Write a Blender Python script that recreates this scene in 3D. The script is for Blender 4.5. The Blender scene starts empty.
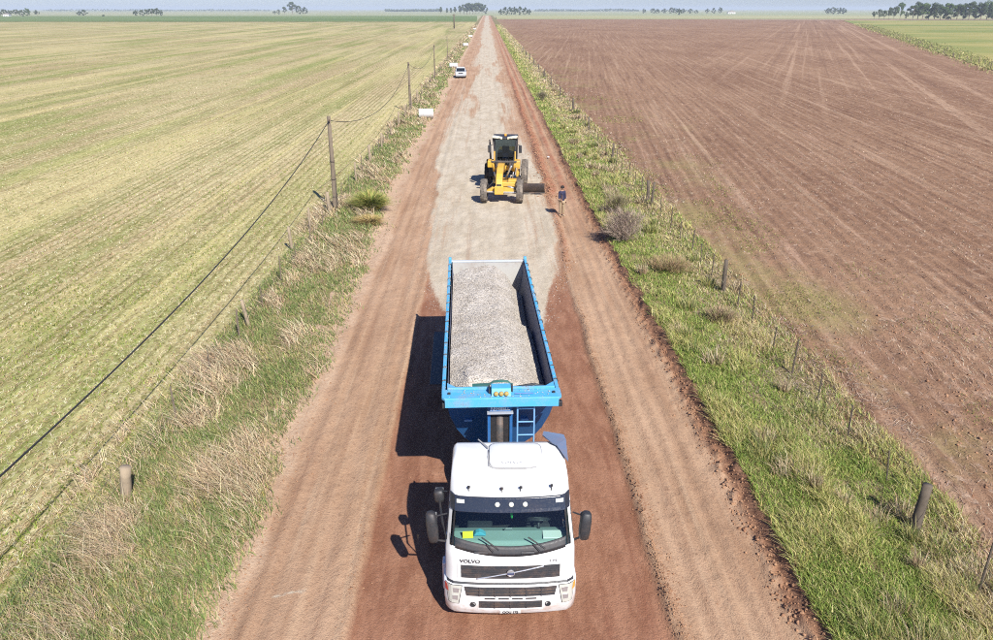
import bpy, bmesh, math, random
import numpy as np
from mathutils import Vector, Matrix

R = math.radians
SC = bpy.context.scene
COL = SC.collection
random.seed(7)
RNG = np.random.default_rng(11)

# ------------------------------------------------------------------ camera, sky, sun, exposure
CAM_H = 11.0
cam_data = bpy.data.cameras.new('camera')
cam_data.sensor_width = 36.0
cam_data.lens = 29.0
cam_data.clip_start = 0.1
cam_data.clip_end = 60000.0
cam = bpy.data.objects.new('camera', cam_data)
COL.objects.link(cam)
cam.location = (0, 0, CAM_H)
cam.rotation_euler = (R(90) - math.atan(311.2 / 800.0), 0, -0.0111)
SC.camera = cam

SUN_DIR = Vector((0.45, -1.06, 1.0)).normalized()      # towards the sun: behind the camera, to the right
SUN_EL = math.asin(SUN_DIR.z)
SUN_AZ = math.atan2(SUN_DIR.x, SUN_DIR.y)
world = bpy.data.worlds.new('World')
SC.world = world
world.use_nodes = True
wn = world.node_tree.nodes
wl = world.node_tree.links
wn.clear()
w_out = wn.new('ShaderNodeOutputWorld')
w_bg = wn.new('ShaderNodeBackground')
w_sky = wn.new('ShaderNodeTexSky')
w_sky.sky_type = 'NISHITA'
w_sky.sun_disc = False
w_sky.sun_elevation = SUN_EL
w_sky.sun_rotation = SUN_AZ
w_sky.altitude = 100
w_sky.air_density = 1.0
w_sky.dust_density = 0.35
w_sky.ozone_density = 3.0
w_bg.inputs['Strength'].default_value = 0.058
w_tint = wn.new('ShaderNodeMix')
w_tint.data_type = 'RGBA'
w_tint.blend_type = 'MULTIPLY'
w_tint.inputs[0].default_value = 1.0
w_tint.inputs[7].default_value = (0.82, 0.95, 1.38, 1)        # a clean blue summer sky
wl.new(w_sky.outputs[0], w_tint.inputs[6])
wl.new(w_tint.outputs[2], w_bg.inputs[0])
wl.new(w_bg.outputs[0], w_out.inputs[0])

sun_data = bpy.data.lights.new('sun', 'SUN')
sun_data.energy = 5.0
sun_data.angle = R(0.53)
sun_data.color = (1.0, 0.955, 0.89)
sun = bpy.data.objects.new('sun', sun_data)
COL.objects.link(sun)
sun.rotation_euler = SUN_DIR.to_track_quat('Z', 'Y').to_euler()
sun.location = (20, -40, 60)

SC.view_settings.view_transform = 'Standard'
SC.view_settings.look = 'None'
SC.view_settings.exposure = 0.70
SC.view_settings.gamma = 1.0
SC.view_settings.use_curve_mapping = False
SC.cycles.use_denoising = False
SC.cycles.filter_width = 1.0
SC.cycles.max_bounces = 5
SC.cycles.diffuse_bounces = 2
SC.cycles.glossy_bounces = 3
SC.cycles.transparent_max_bounces = 8
SC.cycles.volume_bounces = 0

# ------------------------------------------------------------------ helpers: noise
def _h(ix, iy, seed):
    n = (ix.astype(np.int64) * 374761393 + iy.astype(np.int64) * 668265263 + seed * 1442695041) & 0xffffffff
    n = ((n ^ (n >> 13)) * 1274126177) & 0xffffffff
    n = ((n ^ (n >> 16)) * 2246822519) & 0xffffffff
    return ((n ^ (n >> 15)) & 0xffffff) / float(0xffffff)

def vn(x, y, seed=0):
    x = np.asarray(x, float); y = np.asarray(y, float)
    x, y = np.broadcast_arrays(x, y)
    ix = np.floor(x); iy = np.floor(y)
    fx = x - ix; fy = y - iy
    fx = fx * fx * (3 - 2 * fx); fy = fy * fy * (3 - 2 * fy)
    a = _h(ix, iy, seed); b = _h(ix + 1, iy, seed); c = _h(ix, iy + 1, seed); d = _h(ix + 1, iy + 1, seed)
    return (a * (1 - fx) + b * fx) * (1 - fy) + (c * (1 - fx) + d * fx) * fy

def fbm(x, y, seed=0, oct=4):
    t = 0; a = 0.5; n = 0
    for i in range(oct):
        t = t + a * vn(np.asarray(x) * 2 ** i + 17.3 * i, np.asarray(y) * 2 ** i - 9.1 * i, seed + i * 7)
        n += a; a *= 0.5
    return t / n * 2 - 1           # -1..1

def sst(a, b, x):
    t = np.clip((np.asarray(x, float) - a) / (b - a), 0, 1)
    return t * t * (3 - 2 * t)

# ------------------------------------------------------------------ helpers: colour and materials
def lin(v):
    v = v / 255.0
    return v / 12.92 if v <= 0.04045 else ((v + 0.055) / 1.055) ** 2.4

EXPOSED = 1.5        # how much brighter sunlit surfaces show in the picture than they are
def rgb(r, g, b, k=EXPOSED):
    return (lin(r) / k, lin(g) / k, lin(b) / k, 1.0)

class NT:
    """A small node-tree writer."""
    def __init__(s, name):
        s.m = bpy.data.materials.new(name)
        s.m.use_nodes = True
        s.n = s.m.node_tree.nodes
        s.l = s.m.node_tree.links
        s.n.clear()
        s.out = s.n.new('ShaderNodeOutputMaterial')
        s.b = s.n.new('ShaderNodeBsdfPrincipled')
        s.l.new(s.b.outputs[0], s.out.inputs[0])
        s._pos = None
    def put(s, sock, v):
        if isinstance(v, bpy.types.NodeSocket):
            s.l.new(v, sock)
        else:
            sock.default_value = v
    def pos(s):
        if s._pos is None:
            s._pos = s.n.new('ShaderNodeTexCoord').outputs['Object']
        return s._pos
    def scaled(s, sc, rot=0.0):
        m = s.n.new('ShaderNodeMapping')
        m.vector_type = 'POINT'
        m.inputs['Scale'].default_value = sc
        if rot:                      # turn first, then stretch: lines run at angle rot to the right of the road
            m.vector_type = 'TEXTURE'
            m.inputs['Scale'].default_value = tuple(1.0 / v for v in sc)
        m.inputs['Rotation'].default_value = (0, 0, -rot)
        s.l.new(s.pos(), m.inputs[0])
        return m.outputs[0]
    def noise(s, sc=(1, 1, 1), detail=3.0, rough=0.55, rot=0.0, dist=0.0):
        if not isinstance(sc, tuple):
            sc = (sc, sc, sc)
        n = s.n.new('ShaderNodeTexNoise')
        n.inputs['Scale'].default_value = 1.0
        n.inputs['Detail'].default_value = detail
        n.inputs['Roughness'].default_value = rough
        n.inputs['Distortion'].default_value = dist
        s.l.new(s.scaled(sc, rot), n.inputs['Vector'])
        return n.outputs[0]
    def voro(s, sc, out='Distance'):
        n = s.n.new('ShaderNodeTexVoronoi')
        n.inputs['Scale'].default_value = 1.0
        if not isinstance(sc, tuple):
            sc = (sc, sc, sc)
        s.l.new(s.scaled(sc), n.inputs['Vector'])
        return n.outputs[out]
    def ramp(s, v, a, b, lo=0.0, hi=1.0):
        n = s.n.new('ShaderNodeMapRange')
        n.interpolation_type = 'SMOOTHSTEP'
        n.inputs[1].default_value = a; n.inputs[2].default_value = b
        n.inputs[3].default_value = lo; n.inputs[4].default_value = hi
        s.put(n.inputs[0], v)
        return n.outputs[0]
    def mix(s, fac, a, b, mode='MIX'):
        n = s.n.new('ShaderNodeMix')
        n.data_type = 'RGBA'; n.blend_type = mode
        s.put(n.inputs[0], fac); s.put(n.inputs[6], a); s.put(n.inputs[7], b)
        return n.outputs[2]
    def math(s, op, a, b=0.5):
        n = s.n.new('ShaderNodeMath'); n.operation = op
        s.put(n.inputs[0], a); s.put(n.inputs[1], b)
        return n.outputs[0]
    def attr(s, name, out='Fac'):
        n = s.n.new('ShaderNodeAttribute'); n.attribute_name = name
        return n.outputs[out]
    def bump(s, h, strength=0.5, dist=0.05):
        n = s.n.new('ShaderNodeBump')
        n.inputs['Strength'].default_value = strength
        n.inputs['Distance'].default_value = dist
        s.put(n.inputs['Height'], h)
        s.l.new(n.outputs[0], s.b.inputs['Normal'])
    def fin(s, col, rough=0.9, spec=0.3, metal=0.0):
        s.put(s.b.inputs['Base Color'], col)
        s.put(s.b.inputs['Roughness'], rough)
        s.b.inputs['Specular IOR Level'].default_value = spec
        s.b.inputs['Metallic'].default_value = metal
        return s.m

MATS = {}
def paint(name, col, rough=0.4, metal=0.0, spec=0.5, dirt=0.25, dirtcol=None, scale=2.0, bump=0.0, coat=0.0, chips=None):
    """A painted, rubber or metal surface with uneven dust and a broken gloss."""
    if name in MATS:
        return MATS[name]
    t = NT(name)
    n1 = t.noise(scale, 5, 0.6)
    n2 = t.noise(scale * 9, 3, 0.6)
    f = t.math('MULTIPLY', t.ramp(t.math('ADD', t.math('MULTIPLY', n1, 0.7), t.math('MULTIPLY', n2, 0.3)), 0.42, 0.72), dirt)
    dc = dirtcol or rgb(178, 142, 116)
    c = t.mix(f, col, dc)
    if chips:
        n3 = t.noise(scale * 14, 4, 0.7)
        c = t.mix(t.ramp(t.math('ADD', t.math('MULTIPLY', n3, 0.65), t.math('MULTIPLY', n1, 0.35)), 0.57, 0.64, 0, chips[1]), c, chips[0])
    r = t.ramp(n2, 0.2, 0.8, max(0.04, rough - 0.08), min(1, rough + 0.15))
    if bump:
        t.bump(n2, bump, 0.01)
    if coat:
        t.b.inputs['Coat Weight'].default_value = coat
    MATS[name] = t.fin(c, r, spec, metal)
    return MATS[name]

# ------------------------------------------------------------------ helpers: objects
def link(o, parent=None):
    COL.objects.link(o)
    if parent is not None:
        o.parent = parent
    return o

def mesh_np(name, V, F, mat=None, parent=None, smooth=False, colors=None, attrs=None):
    """V (n,3), F list of (m,k) int arrays -> one mesh object."""
    me = bpy.data.meshes.new(name)
    V = np.asarray(V, np.float32)
    if not isinstance(F, (list, tuple)):
        F = [F]
    F = [np.asarray(f, np.int32) for f in F if len(f)]
    loops = np.concatenate([f.ravel() for f in F])
    sizes = np.concatenate([np.full(len(f), f.shape[1], np.int32) for f in F])
    starts = np.concatenate([[0], np.cumsum(sizes)[:-1]]).astype(np.int32)
    me.vertices.add(len(V)); me.vertices.foreach_set('co', V.ravel())
    me.loops.add(len(loops)); me.loops.foreach_set('vertex_index', loops)
    me.polygons.add(len(sizes)); me.polygons.foreach_set('loop_start', starts)
    if smooth:
        me.polygons.foreach_set('use_smooth', np.ones(len(sizes), bool))
    me.update(calc_edges=True)
    if colors is not None:
        a = me.attributes.new('tint', 'FLOAT_COLOR', 'POINT')
        c4 = np.ones((len(V), 4), np.float32); c4[:, :3] = colors
        a.data.foreach_set('color', c4.ravel())
    for k, v in (attrs or {}).items():
        a = me.attributes.new(k, 'FLOAT', 'POINT')
        a.data.foreach_set('value', np.asarray(v, np.float32).ravel())
    if mat:
        me.materials.append(mat)
    o = bpy.data.objects.new(name, me)
    return link(o, parent)

class MB:
    """Collects shapes into one mesh."""
    def __init__(s):
        s.v = []; s.f = []; s.M = Matrix.Identity(4)
    def at(s, loc=(0, 0, 0), rot=(0, 0, 0)):
        from mathutils import Euler
        s.M = Matrix.Translation(loc) @ Euler(rot).to_matrix().to_4x4()
        return s
    def add(s, vs, fs):
        k = len(s.v)
        s.v += [tuple(s.M @ Vector(p)) for p in vs]
        s.f += [tuple(i + k for i in q) for q in fs]
        return s
    def box(s, x0, x1, y0, y1, z0, z1):
        vs = [(x, y, z) for z in (z0, z1) for y in (y0, y1) for x in (x0, x1)]
        return s.add(vs, [(0, 2, 3, 1), (4, 5, 7, 6), (0, 1, 5, 4), (2, 6, 7, 3), (0, 4, 6, 2), (1, 3, 7, 5)])
    def prism(s, poly, axis, a, b):
        """poly of 2-D points extruded along axis 'x','y' or 'z' from a to b."""
        def P(p, t):
            return {'x': (t, p[0], p[1]), 'y': (p[0], t, p[1]), 'z': (p[0], p[1], t)}[axis]
        n = len(poly)
        vs = [P(p, a) for p in poly] + [P(p, b) for p in poly]
        fs = [tuple(range(n - 1, -1, -1)), tuple(range(n, 2 * n))]
        fs += [(i, (i + 1) % n, n + (i + 1) % n, n + i) for i in range(n)]
        return s.add(vs, fs)
    def tube(s, pts, rad, n=8, cap=True):
        pts = [Vector(p) for p in pts]
        rads = rad if isinstance(rad, (list, tuple)) else [rad] * len(pts)
        vs = []; fs = []
        for i, p in enumerate(pts):
            d = (pts[min(i + 1, len(pts) - 1)] - pts[max(i - 1, 0)])
            d = d.normalized() if d.length > 1e-9 else Vector((0, 0, 1))
            u = d.cross(Vector((0, 0, 1)))
            if u.length < 1e-3:
                u = d.cross(Vector((0, 1, 0)))
            u.normalize(); w = d.cross(u)
            for j in range(n):
                a = 2 * math.pi * j / n
                vs.append(p + (u * math.cos(a) + w * math.sin(a)) * rads[i])
        for i in range(len(pts) - 1):
            for j in range(n):
                fs.append((i * n + j, i * n + (j + 1) % n, (i + 1) * n + (j + 1) % n, (i + 1) * n + j))
        if cap:
            fs.append(tuple(range(n - 1, -1, -1)))
            fs.append(tuple((len(pts) - 1) * n + j for j in range(n)))
        return s.add(vs, fs)
    def lathe(s, prof, axis='x', n=24, cap=True):
        """prof of (along, radius) turned about the axis through the local origin."""
        vs = []; fs = []
        for (t, r) in prof:
            for j in range(n):
                a = 2 * math.pi * j / n
                c, d = r * math.cos(a), r * math.sin(a)
                vs.append({'x': (t, c, d), 'y': (c, t, d), 'z': (c, d, t)}[axis])
        m = len(prof)
        for i in range(m - 1):
            for j in range(n):
                fs.append((i * n + j, i * n + (j + 1) % n, (i + 1) * n + (j + 1) % n, (i + 1) * n + j))
        if cap:
            fs.append(tuple(range(n))); fs.append(tuple((m - 1) * n + j for j in range(n)))
        return s.add(vs, fs)
    def loft(s, rings, cap=True, closed=True):
        n = len(rings[0]); vs = [p for r in rings for p in r]; fs = []
        for i in range(len(rings) - 1):
            for j in range(n if closed else n - 1):
                fs.append((i * n + j, i * n + (j + 1) % n, (i + 1) * n + (j + 1) % n, (i + 1) * n + j))
        if cap and closed:
            fs.append(tuple(range(n - 1, -1, -1))); fs.append(tuple((len(rings) - 1) * n + j for j in range(n)))
        return s.add(vs, fs)
    def build(s, name, mat, parent=None, smooth=False, bevel=0.0, seg=2, recalc=True):
        me = bpy.data.meshes.new(name)
        me.from_pydata(s.v, [], s.f)
        if recalc:
            bm = bmesh.new(); bm.from_mesh(me)
            bmesh.ops.recalc_face_normals(bm, faces=bm.faces)
            bm.to_mesh(me); bm.free()
        if smooth:
            me.polygons.foreach_set('use_smooth', [True] * len(me.polygons))
        me.materials.append(mat)
        o = bpy.data.objects.new(name, me)
        link(o, parent)
        if bevel:
            b = o.modifiers.new('bevel', 'BEVEL')
            b.width = bevel; b.segments = seg; b.limit_method = 'ANGLE'; b.angle_limit = R(35)
        return o

def tag(o, label, cat, group=None):
    o['label'] = label; o['category'] = cat
    if group:
        o['group'] = group
    return o

def thing(name, label, cat, loc=(0, 0, 0), rz=0.0, group=None):
    o = bpy.data.objects.new(name, None)
    o.empty_display_size = 0.2
    o.location = loc; o.rotation_euler = (0, 0, rz)
    link(o)
    return tag(o, label, cat, group)

def structure(o, label=None):
    o['kind'] = 'structure'
    if label:
        o['label'] = label
    return o

def stuff(o, label, cat):
    o['kind'] = 'stuff'
    return tag(o, label, cat)

def copy_tree(o, parent=None):
    c = o.copy()
    COL.objects.link(c)
    c.parent = parent
    for ch in list(o.children):
        copy_tree(ch, c)
    return c

ORD = ['first', 'second', 'third', 'fourth', 'fifth', 'sixth', 'seventh', 'eighth', 'ninth', 'tenth', 'eleventh', 'twelfth', 'thirteenth', 'fourteenth', 'fifteenth', 'sixteenth']

# ------------------------------------------------------------------ the lie of the land
def edge_l(Y):      # left edge of the graded road
    return -5.35 + 0.30 * fbm(np.asarray(Y) * 0.12, 3.3, 5, 3) + 0.14 * fbm(np.asarray(Y) * 0.9, 1.1, 6, 2) - 0.5 * sst(30, 60, Y)
def edge_r(Y):      # top of the cut bank on the right
    return 6.35 - 0.25 * sst(20, 40, Y) + 0.16 * fbm(np.asarray(Y) * 0.2, 9.3, 8, 3) + 0.10 * fbm(np.asarray(Y) * 1.6, 4.1, 9, 3)
FENCE_R = 9.7
FENCE_L = -8.85
def strip_l(Y):
    return -2.68 + 0.10 * fbm(np.asarray(Y) * 0.5, 2.0, 12, 3)
def strip_r(Y):
    return 3.48 + 0.12 * fbm(np.asarray(Y) * 0.5, 7.0, 13, 3)
GL = np.array([(26, -1.2), (28.5, -1.7), (30.7, -2.2), (34.5, -2.75), (40, -3.0), (49, -3.45), (68, -4.0), (88, -4.0), (123, -3.7), (200, -3.2), (520, -3.2), (3000, -3.2)])
GR = np.array([(26, 1.6), (28, 2.0), (30, 2.35), (34.5, 3.45), (40, 3.75), (49, 3.7), (63, 3.4), (88, 3.0), (123, 2.95), (200, 3.0), (520, 2.8), (3000, 2.8)])

def gravel_mask(X, Y):
    l = np.interp(Y, GL[:, 0], GL[:, 1]) + 0.60 * fbm(X * 0.6, Y * 0.16, 21, 5)
    r = np.interp(Y, GR[:, 0], GR[:, 1]) + 0.55 * fbm(X * 0.6, Y * 0.16, 22, 5)
    w = 0.28 + 0.018 * np.clip(Y - 50, 0, 60)
    m = sst(-w, w, X - l) * sst(-w, w, r - X) * sst(26.5, 29.5, Y + 2.6 * fbm(X * 0.9, Y * 0.15, 23, 4))
    # scraped thin where the red soil shows through
    far = sst(60, 100, Y)
    patch = sst(0.0, 0.40, fbm(X * 0.7, Y * 0.05, 24, 5)) * (0.40 + 0.55 * far)
    core = np.exp(-((X + 0.1) / (1.9)) ** 4)
    return m * (1 - patch * (1 - (0.85 - 0.35 * far) * core)) * (1 - far * 0.35 * (1 - core))

def strip_mask(X, Y):
    w = 0.06
    return sst(-w, w, X - strip_l(Y)) * sst(-w, w, strip_r(Y) - X) * (1 - sst(30, 37, Y + 2.5 * fbm(X * 0.6, Y * 0.2, 25, 3)))

def bank_mask(X, Y):
    e = edge_r(Y)
    return sst(e - 0.62, e - 0.34, X + 0.10 * fbm(X * 3, Y * 2.2, 31, 3)) * (1 - sst(e - 0.02, e + 0.12, X)) * (1 - 0.6 * sst(60, 140, Y))

def windrow(X, Y):
    a = 4.05 + 0.22 * fbm(Y * 0.11, 0.5, 41, 3)
    lump = 0.75 + 0.5 * fbm(X * 2.2, Y * 0.9, 42, 3)
    h = 0.30 * np.exp(-((X - a) / 0.30) ** 2) * lump * sst(48.5, 51, Y) * (1 - 0.6 * sst(90, 200, Y))
    b = 5.05 + 0.20 * fbm(Y * 0.09, 5.5, 43, 3)
    h = h + 0.17 * np.exp(-((X - b) / 0.22) ** 2) * lump * sst(36, 60, Y)
    c = np.interp(Y, GR[:, 0], GR[:, 1]) + 0.12
    h = h + 0.13 * np.exp(-((X - c) / 0.16) ** 2) * lump * sst(33, 37, Y) * (1 - sst(48, 51, Y))
    return h

RUTS = [(-4.95, 0.16, 0.035), (-4.35, 0.13, 0.022), (-3.55, 0.17, 0.032), (-3.0, 0.10, 0.018), (4.18, 0.13, 0.030), (4.62, 0.10, 0.022), (5.02, 0.14, 0.034), (-1.05, 0.22, 0.016), (1.05, 0.22, 0.016), (2.3, 0.25, 0.018)]
def ground_z(X, Y):
    X = np.asarray(X, float); Y = np.asarray(Y, float)
    X, Y = np.broadcast_arrays(X, Y)
    near = 1 - sst(90, 260, Y)
    el = edge_l(Y); er = edge_r(Y)
    # road bed
    z = 0.02 * fbm(X * 1.3, Y * 0.5, 51, 4) + 0.028 * fbm(X * 4.5, Y * 2.2, 52, 4)
    for i, (x0, w, d) in enumerate(RUTS):
        wob = x0 + 0.16 * fbm(Y * 0.06 + i * 3.7, i * 1.3, 55 + i, 3)
        u = (X - wob) / w
        z = z - d * np.exp(-u * u) + 0.5 * d * (np.exp(-(u - 1.7) ** 2 * 2) + np.exp(-(u + 1.7) ** 2 * 2)) * (0.6 + 0.8 * vn(X * 6, Y * 3, 70 + i))
    sm = strip_mask(X, Y)
    z = z * (1 - 0.75 * sm) - 0.085 * sm
    lipn = 0.4 + 1.1 * vn(X * 7, Y * 4, 81)
    stripend = 1 - sst(28, 33, Y)
    z = z + 0.075 * np.exp(-((X - strip_r(Y) - 0.14) / 0.11) ** 2) * lipn * stripend
    z = z + 0.03 * np.exp(-((X - strip_l(Y) + 0.14) / 0.13) ** 2) * lipn * stripend
    z = z + 0.045 * gravel_mask(X, Y) * (0.7 + 0.3 * vn(X * 2, Y, 82))
    z = z + windrow(X, Y)
    # right cut bank and verge
    rise = sst(er - 0.30 - 0.2 * vn(Y * 0.8, 3.1, 59), er - 0.02, X + 0.13 * fbm(X * 4, Y * 2.6, 61, 4))
    crumb = np.exp(-((X - er + 0.42) / 0.20) ** 2) * (0.03 + 0.16 * vn(X * 6, Y * 4.5, 62) ** 2)
    zr = (0.24 + 0.09 * fbm(Y * 0.45, 2.2, 60, 3)) * (1 - 0.45 * sst(60, 160, Y))
    z = z * (1 - rise) + crumb * (1 - rise) + zr * rise
    vr = sst(er, er + 0.7, X)
    z = z + vr * (0.10 * fbm(X * 0.9, Y * 0.7, 63, 4) + 0.05 * fbm(X * 3.1, Y * 2.7, 64, 3)) * (1 - 0.5 * sst(9.5, 11, X))
    z = z - 0.20 * sst(7.6, 9.2, X) * zr / 0.36
    # left shelf and verge
    lsh = sst(0, 0.9, el - X + 0.25 * fbm(X * 2, Y * 1.3, 65, 3))
    z = z * (1 - 0.5 * lsh) + 0.13 * lsh
    vl = sst(0.3, 1.4, el - X)
    z = z + vl * (0.08 * fbm(X * 0.8, Y * 0.6, 66, 4) + 0.04 * fbm(X * 3.4, Y * 2.9, 67, 3)) * (1 - 0.6 * sst(9.5, 11, -X))
    # ploughed field: low furrows that run a few degrees off the road
    fr = sst(10.0, 11.2, X)
    u = X * math.cos(0.11) - Y * math.sin(0.11)
    fur = np.sin(2 * math.pi * (u + 0.25 * fbm(X * 0.3, Y * 0.1, 71, 2)) / 0.72)
    z = z * (1 - 0.75 * fr) + fr * (0.12 + near * (0.035 * fur + 0.05 * fbm(X * 2.6, Y * 2.2, 72, 4)))
    # stubble field: shallow rows along the road
    fl = sst(9.4, 10.4, -X)
    row = np.sin(2 * math.pi * X / 0.52)
    z = z * (1 - 0.75 * fl) + fl * (0.10 + near * (0.018 * row + 0.02 * fbm(X * 2.0, Y * 1.4, 73, 3)))
    far = sst(180, 420, Y)
    base = np.where(X > er, 0.12, np.where(X < el, 0.10, 0.02))
    return z * (1 - far) + base * far

def gz(x, y):
    return float(ground_z(np.array([x]), np.array([y]))[0])

# rows: fine near the camera, longer with distance
rows = [-6.0]
while rows[-1] < 9.0:
    rows.append(rows[-1] + 0.4)
while rows[-1] < 34.0:
    rows.append(rows[-1] + 0.085)
while rows[-1] < 190.0:
    rows.append(rows[-1] + 0.0040 * rows[-1] - 0.05)
while rows[-1] < 1450.0:
    rows.append(rows[-1] * 1.035)
ROWS = np.array(rows)

def sheet(name, lo, hi, ts, mat, yr=ROWS, attrs=None):
    lo = lo(yr) if callable(lo) else np.full(len(yr), lo, float)
    hi = hi(yr) if callable(hi) else np.full(len(yr), hi, float)
    X = lo[:, None] + (hi - lo)[:, None] * ts[None, :]
    Y = np.repeat(yr[:, None], len(ts), 1)
    Z = ground_z(X, Y)
    n, m = X.shape
    idx = np.arange(n * m).reshape(n, m)
    F = np.stack([idx[:-1, :-1], idx[:-1, 1:], idx[1:, 1:], idx[1:, :-1]], -1).reshape(-1, 4)
    at = {k: f(X, Y) for k, f in (attrs or {}).items()}
    return structure(mesh_np(name, np.stack([X, Y, Z], -1).reshape(-1, 3), F, mat, smooth=True, attrs=at))

# ------------------------------------------------------------------ ground materials
def mat_road():
    t = NT('dirt_road')
    g = t.attr('gravel'); dm = t.attr('damp'); bk = t.attr('bank'); wr = t.attr('windrow')
    big = t.noise((0.8, 0.16, 1), 5, 0.6)
    streak = t.noise((5.0, 0.10, 1), 4, 0.6)
    fine = t.noise((9, 6, 9), 5, 0.7)
    grit = t.noise((38, 30, 30), 3, 0.7)
    dry = t.mix(t.ramp(big, 0.3, 0.7), rgb(185, 147, 116), rgb(211, 175, 143))
    dry = t.mix(t.ramp(streak, 0.45, 0.75, 0, 0.6), dry, rgb(220, 187, 153))
    dry = t.mix(t.ramp(streak, 0.45, 0.22, 0, 0.4), dry, rgb(172, 128, 102))
    dry = t.mix(t.ramp(fine, 0.52, 0.72, 0, 0.6), dry, rgb(150, 112, 88))
    dry = t.mix(t.ramp(grit, 0.58, 0.74, 0, 0.55), dry, rgb(134, 102, 82))
    dry = t.mix(t.ramp(grit, 0.42, 0.28, 0, 0.35), dry, rgb(226, 198, 168))
    # prints of tyre lugs in the softer wheel tracks
    sx_ = t.n_sep(t.pos(), 0); sy_ = t.n_sep(t.pos(), 1)
    saw = t.math('ABSOLUTE', t.math('SUBTRACT', t.math('FRACT', t.math('ADD', t.math('MULTIPLY', sx_, 2.9), t.math('MULTIPLY', t.noise((0.9, 0.4, 1), 2, 0.5), 1.6)), 0), 0.5), 0)
    lug = t.math('SINE', t.math('MULTIPLY', t.math('ADD', sy_, t.math('MULTIPLY', saw, 0.35)), 42.0), 0)
    trackm = t.math('MULTIPLY', t.ramp(t.noise((1.9, 0.03, 1), 2, 0.5), 0.50, 0.60), t.ramp(t.noise((3, 0.5, 1), 3, 0.6), 0.38, 0.58))
    lug = t.math('MULTIPLY', t.ramp(lug, 0.0, 0.7), trackm)
    dry = t.mix(t.math('MULTIPLY', lug, 0.10), dry, rgb(160, 118, 92))
    blot = t.noise((2.2, 0.55, 1), 5, 0.65)
    damp = t.mix(t.ramp(blot, 0.35, 0.65), rgb(156, 109, 84), rgb(182, 134, 106))
    damp = t.mix(t.ramp(t.noise((1.6, 0.5, 1), 6, 0.7), 0.56, 0.70, 0, 0.6), damp, rgb(208, 160, 130))
    damp = t.mix(t.ramp(grit, 0.55, 0.75, 0, 0.35), damp, rgb(120, 78, 60))
    damp = t.mix(t.ramp(fine, 0.46, 0.30, 0, 0.30), damp, rgb(204, 158, 130))
    damp = t.mix(t.ramp(streak, 0.5, 0.25, 0, 0.45), damp, rgb(146, 94, 74))
    c = t.mix(dm, dry, damp)
    red = t.mix(t.ramp(fine, 0.35, 0.65), rgb(170, 112, 86), rgb(196, 142, 112))
    c = t.mix(wr, c, red)
    gr = t.mix(t.ramp(t.noise((1.1, 0.35, 1), 5, 0.65), 0.32, 0.68), rgb(206, 190, 164), rgb(228, 214, 190))
    gr = t.mix(t.ramp(streak, 0.5, 0.8, 0, 0.4), gr, rgb(230, 216, 194))
    gr = t.mix(t.ramp(t.noise((2.4, 0.045, 1), 5, 0.65), 0.55, 0.72, 0, 0.55), gr, rgb(190, 154, 124))
    gr = t.mix(t.ramp(t.noise((1.3, 0.5, 1), 5, 0.7), 0.58, 0.74, 0, 0.4), gr, rgb(176, 152, 128))
    gr = t.mix(t.ramp(grit, 0.52, 0.72, 0, 0.5), gr, rgb(168, 154, 140))
    c = t.mix(t.ramp(t.math('ADD', g, t.math('MULTIPLY', t.math('SUBTRACT', t.math('ADD', t.math('MULTIPLY', fine, 0.5), t.math('MULTIPLY', streak, 0.5)), 0.5), 1.9)), 0.2, 0.8), c, gr)
    shelf = t.mix(t.ramp(fine, 0.35, 0.65), rgb(206, 172, 142), rgb(226, 198, 168))
    c = t.mix(t.math('MULTIPLY', t.attr('shelf'), 0.85), c, shelf)
    soil = t.mix(t.ramp(fine, 0.3, 0.7), rgb(136, 98, 76), rgb(176, 134, 106))
    c = t.mix(bk, c, soil)
    h = t.math('ADD', t.math('ADD', t.math('MULTIPLY', fine, 0.8), t.math('MULTIPLY', grit, 0.5)), t.math('MULTIPLY', t.math('MULTIPLY', lug, t.math('SUBTRACT', 1.0, dm)), -0.06))
    t.bump(h, 0.8, 0.06)
    return t.fin(c, 0.95, 0.15)

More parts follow.
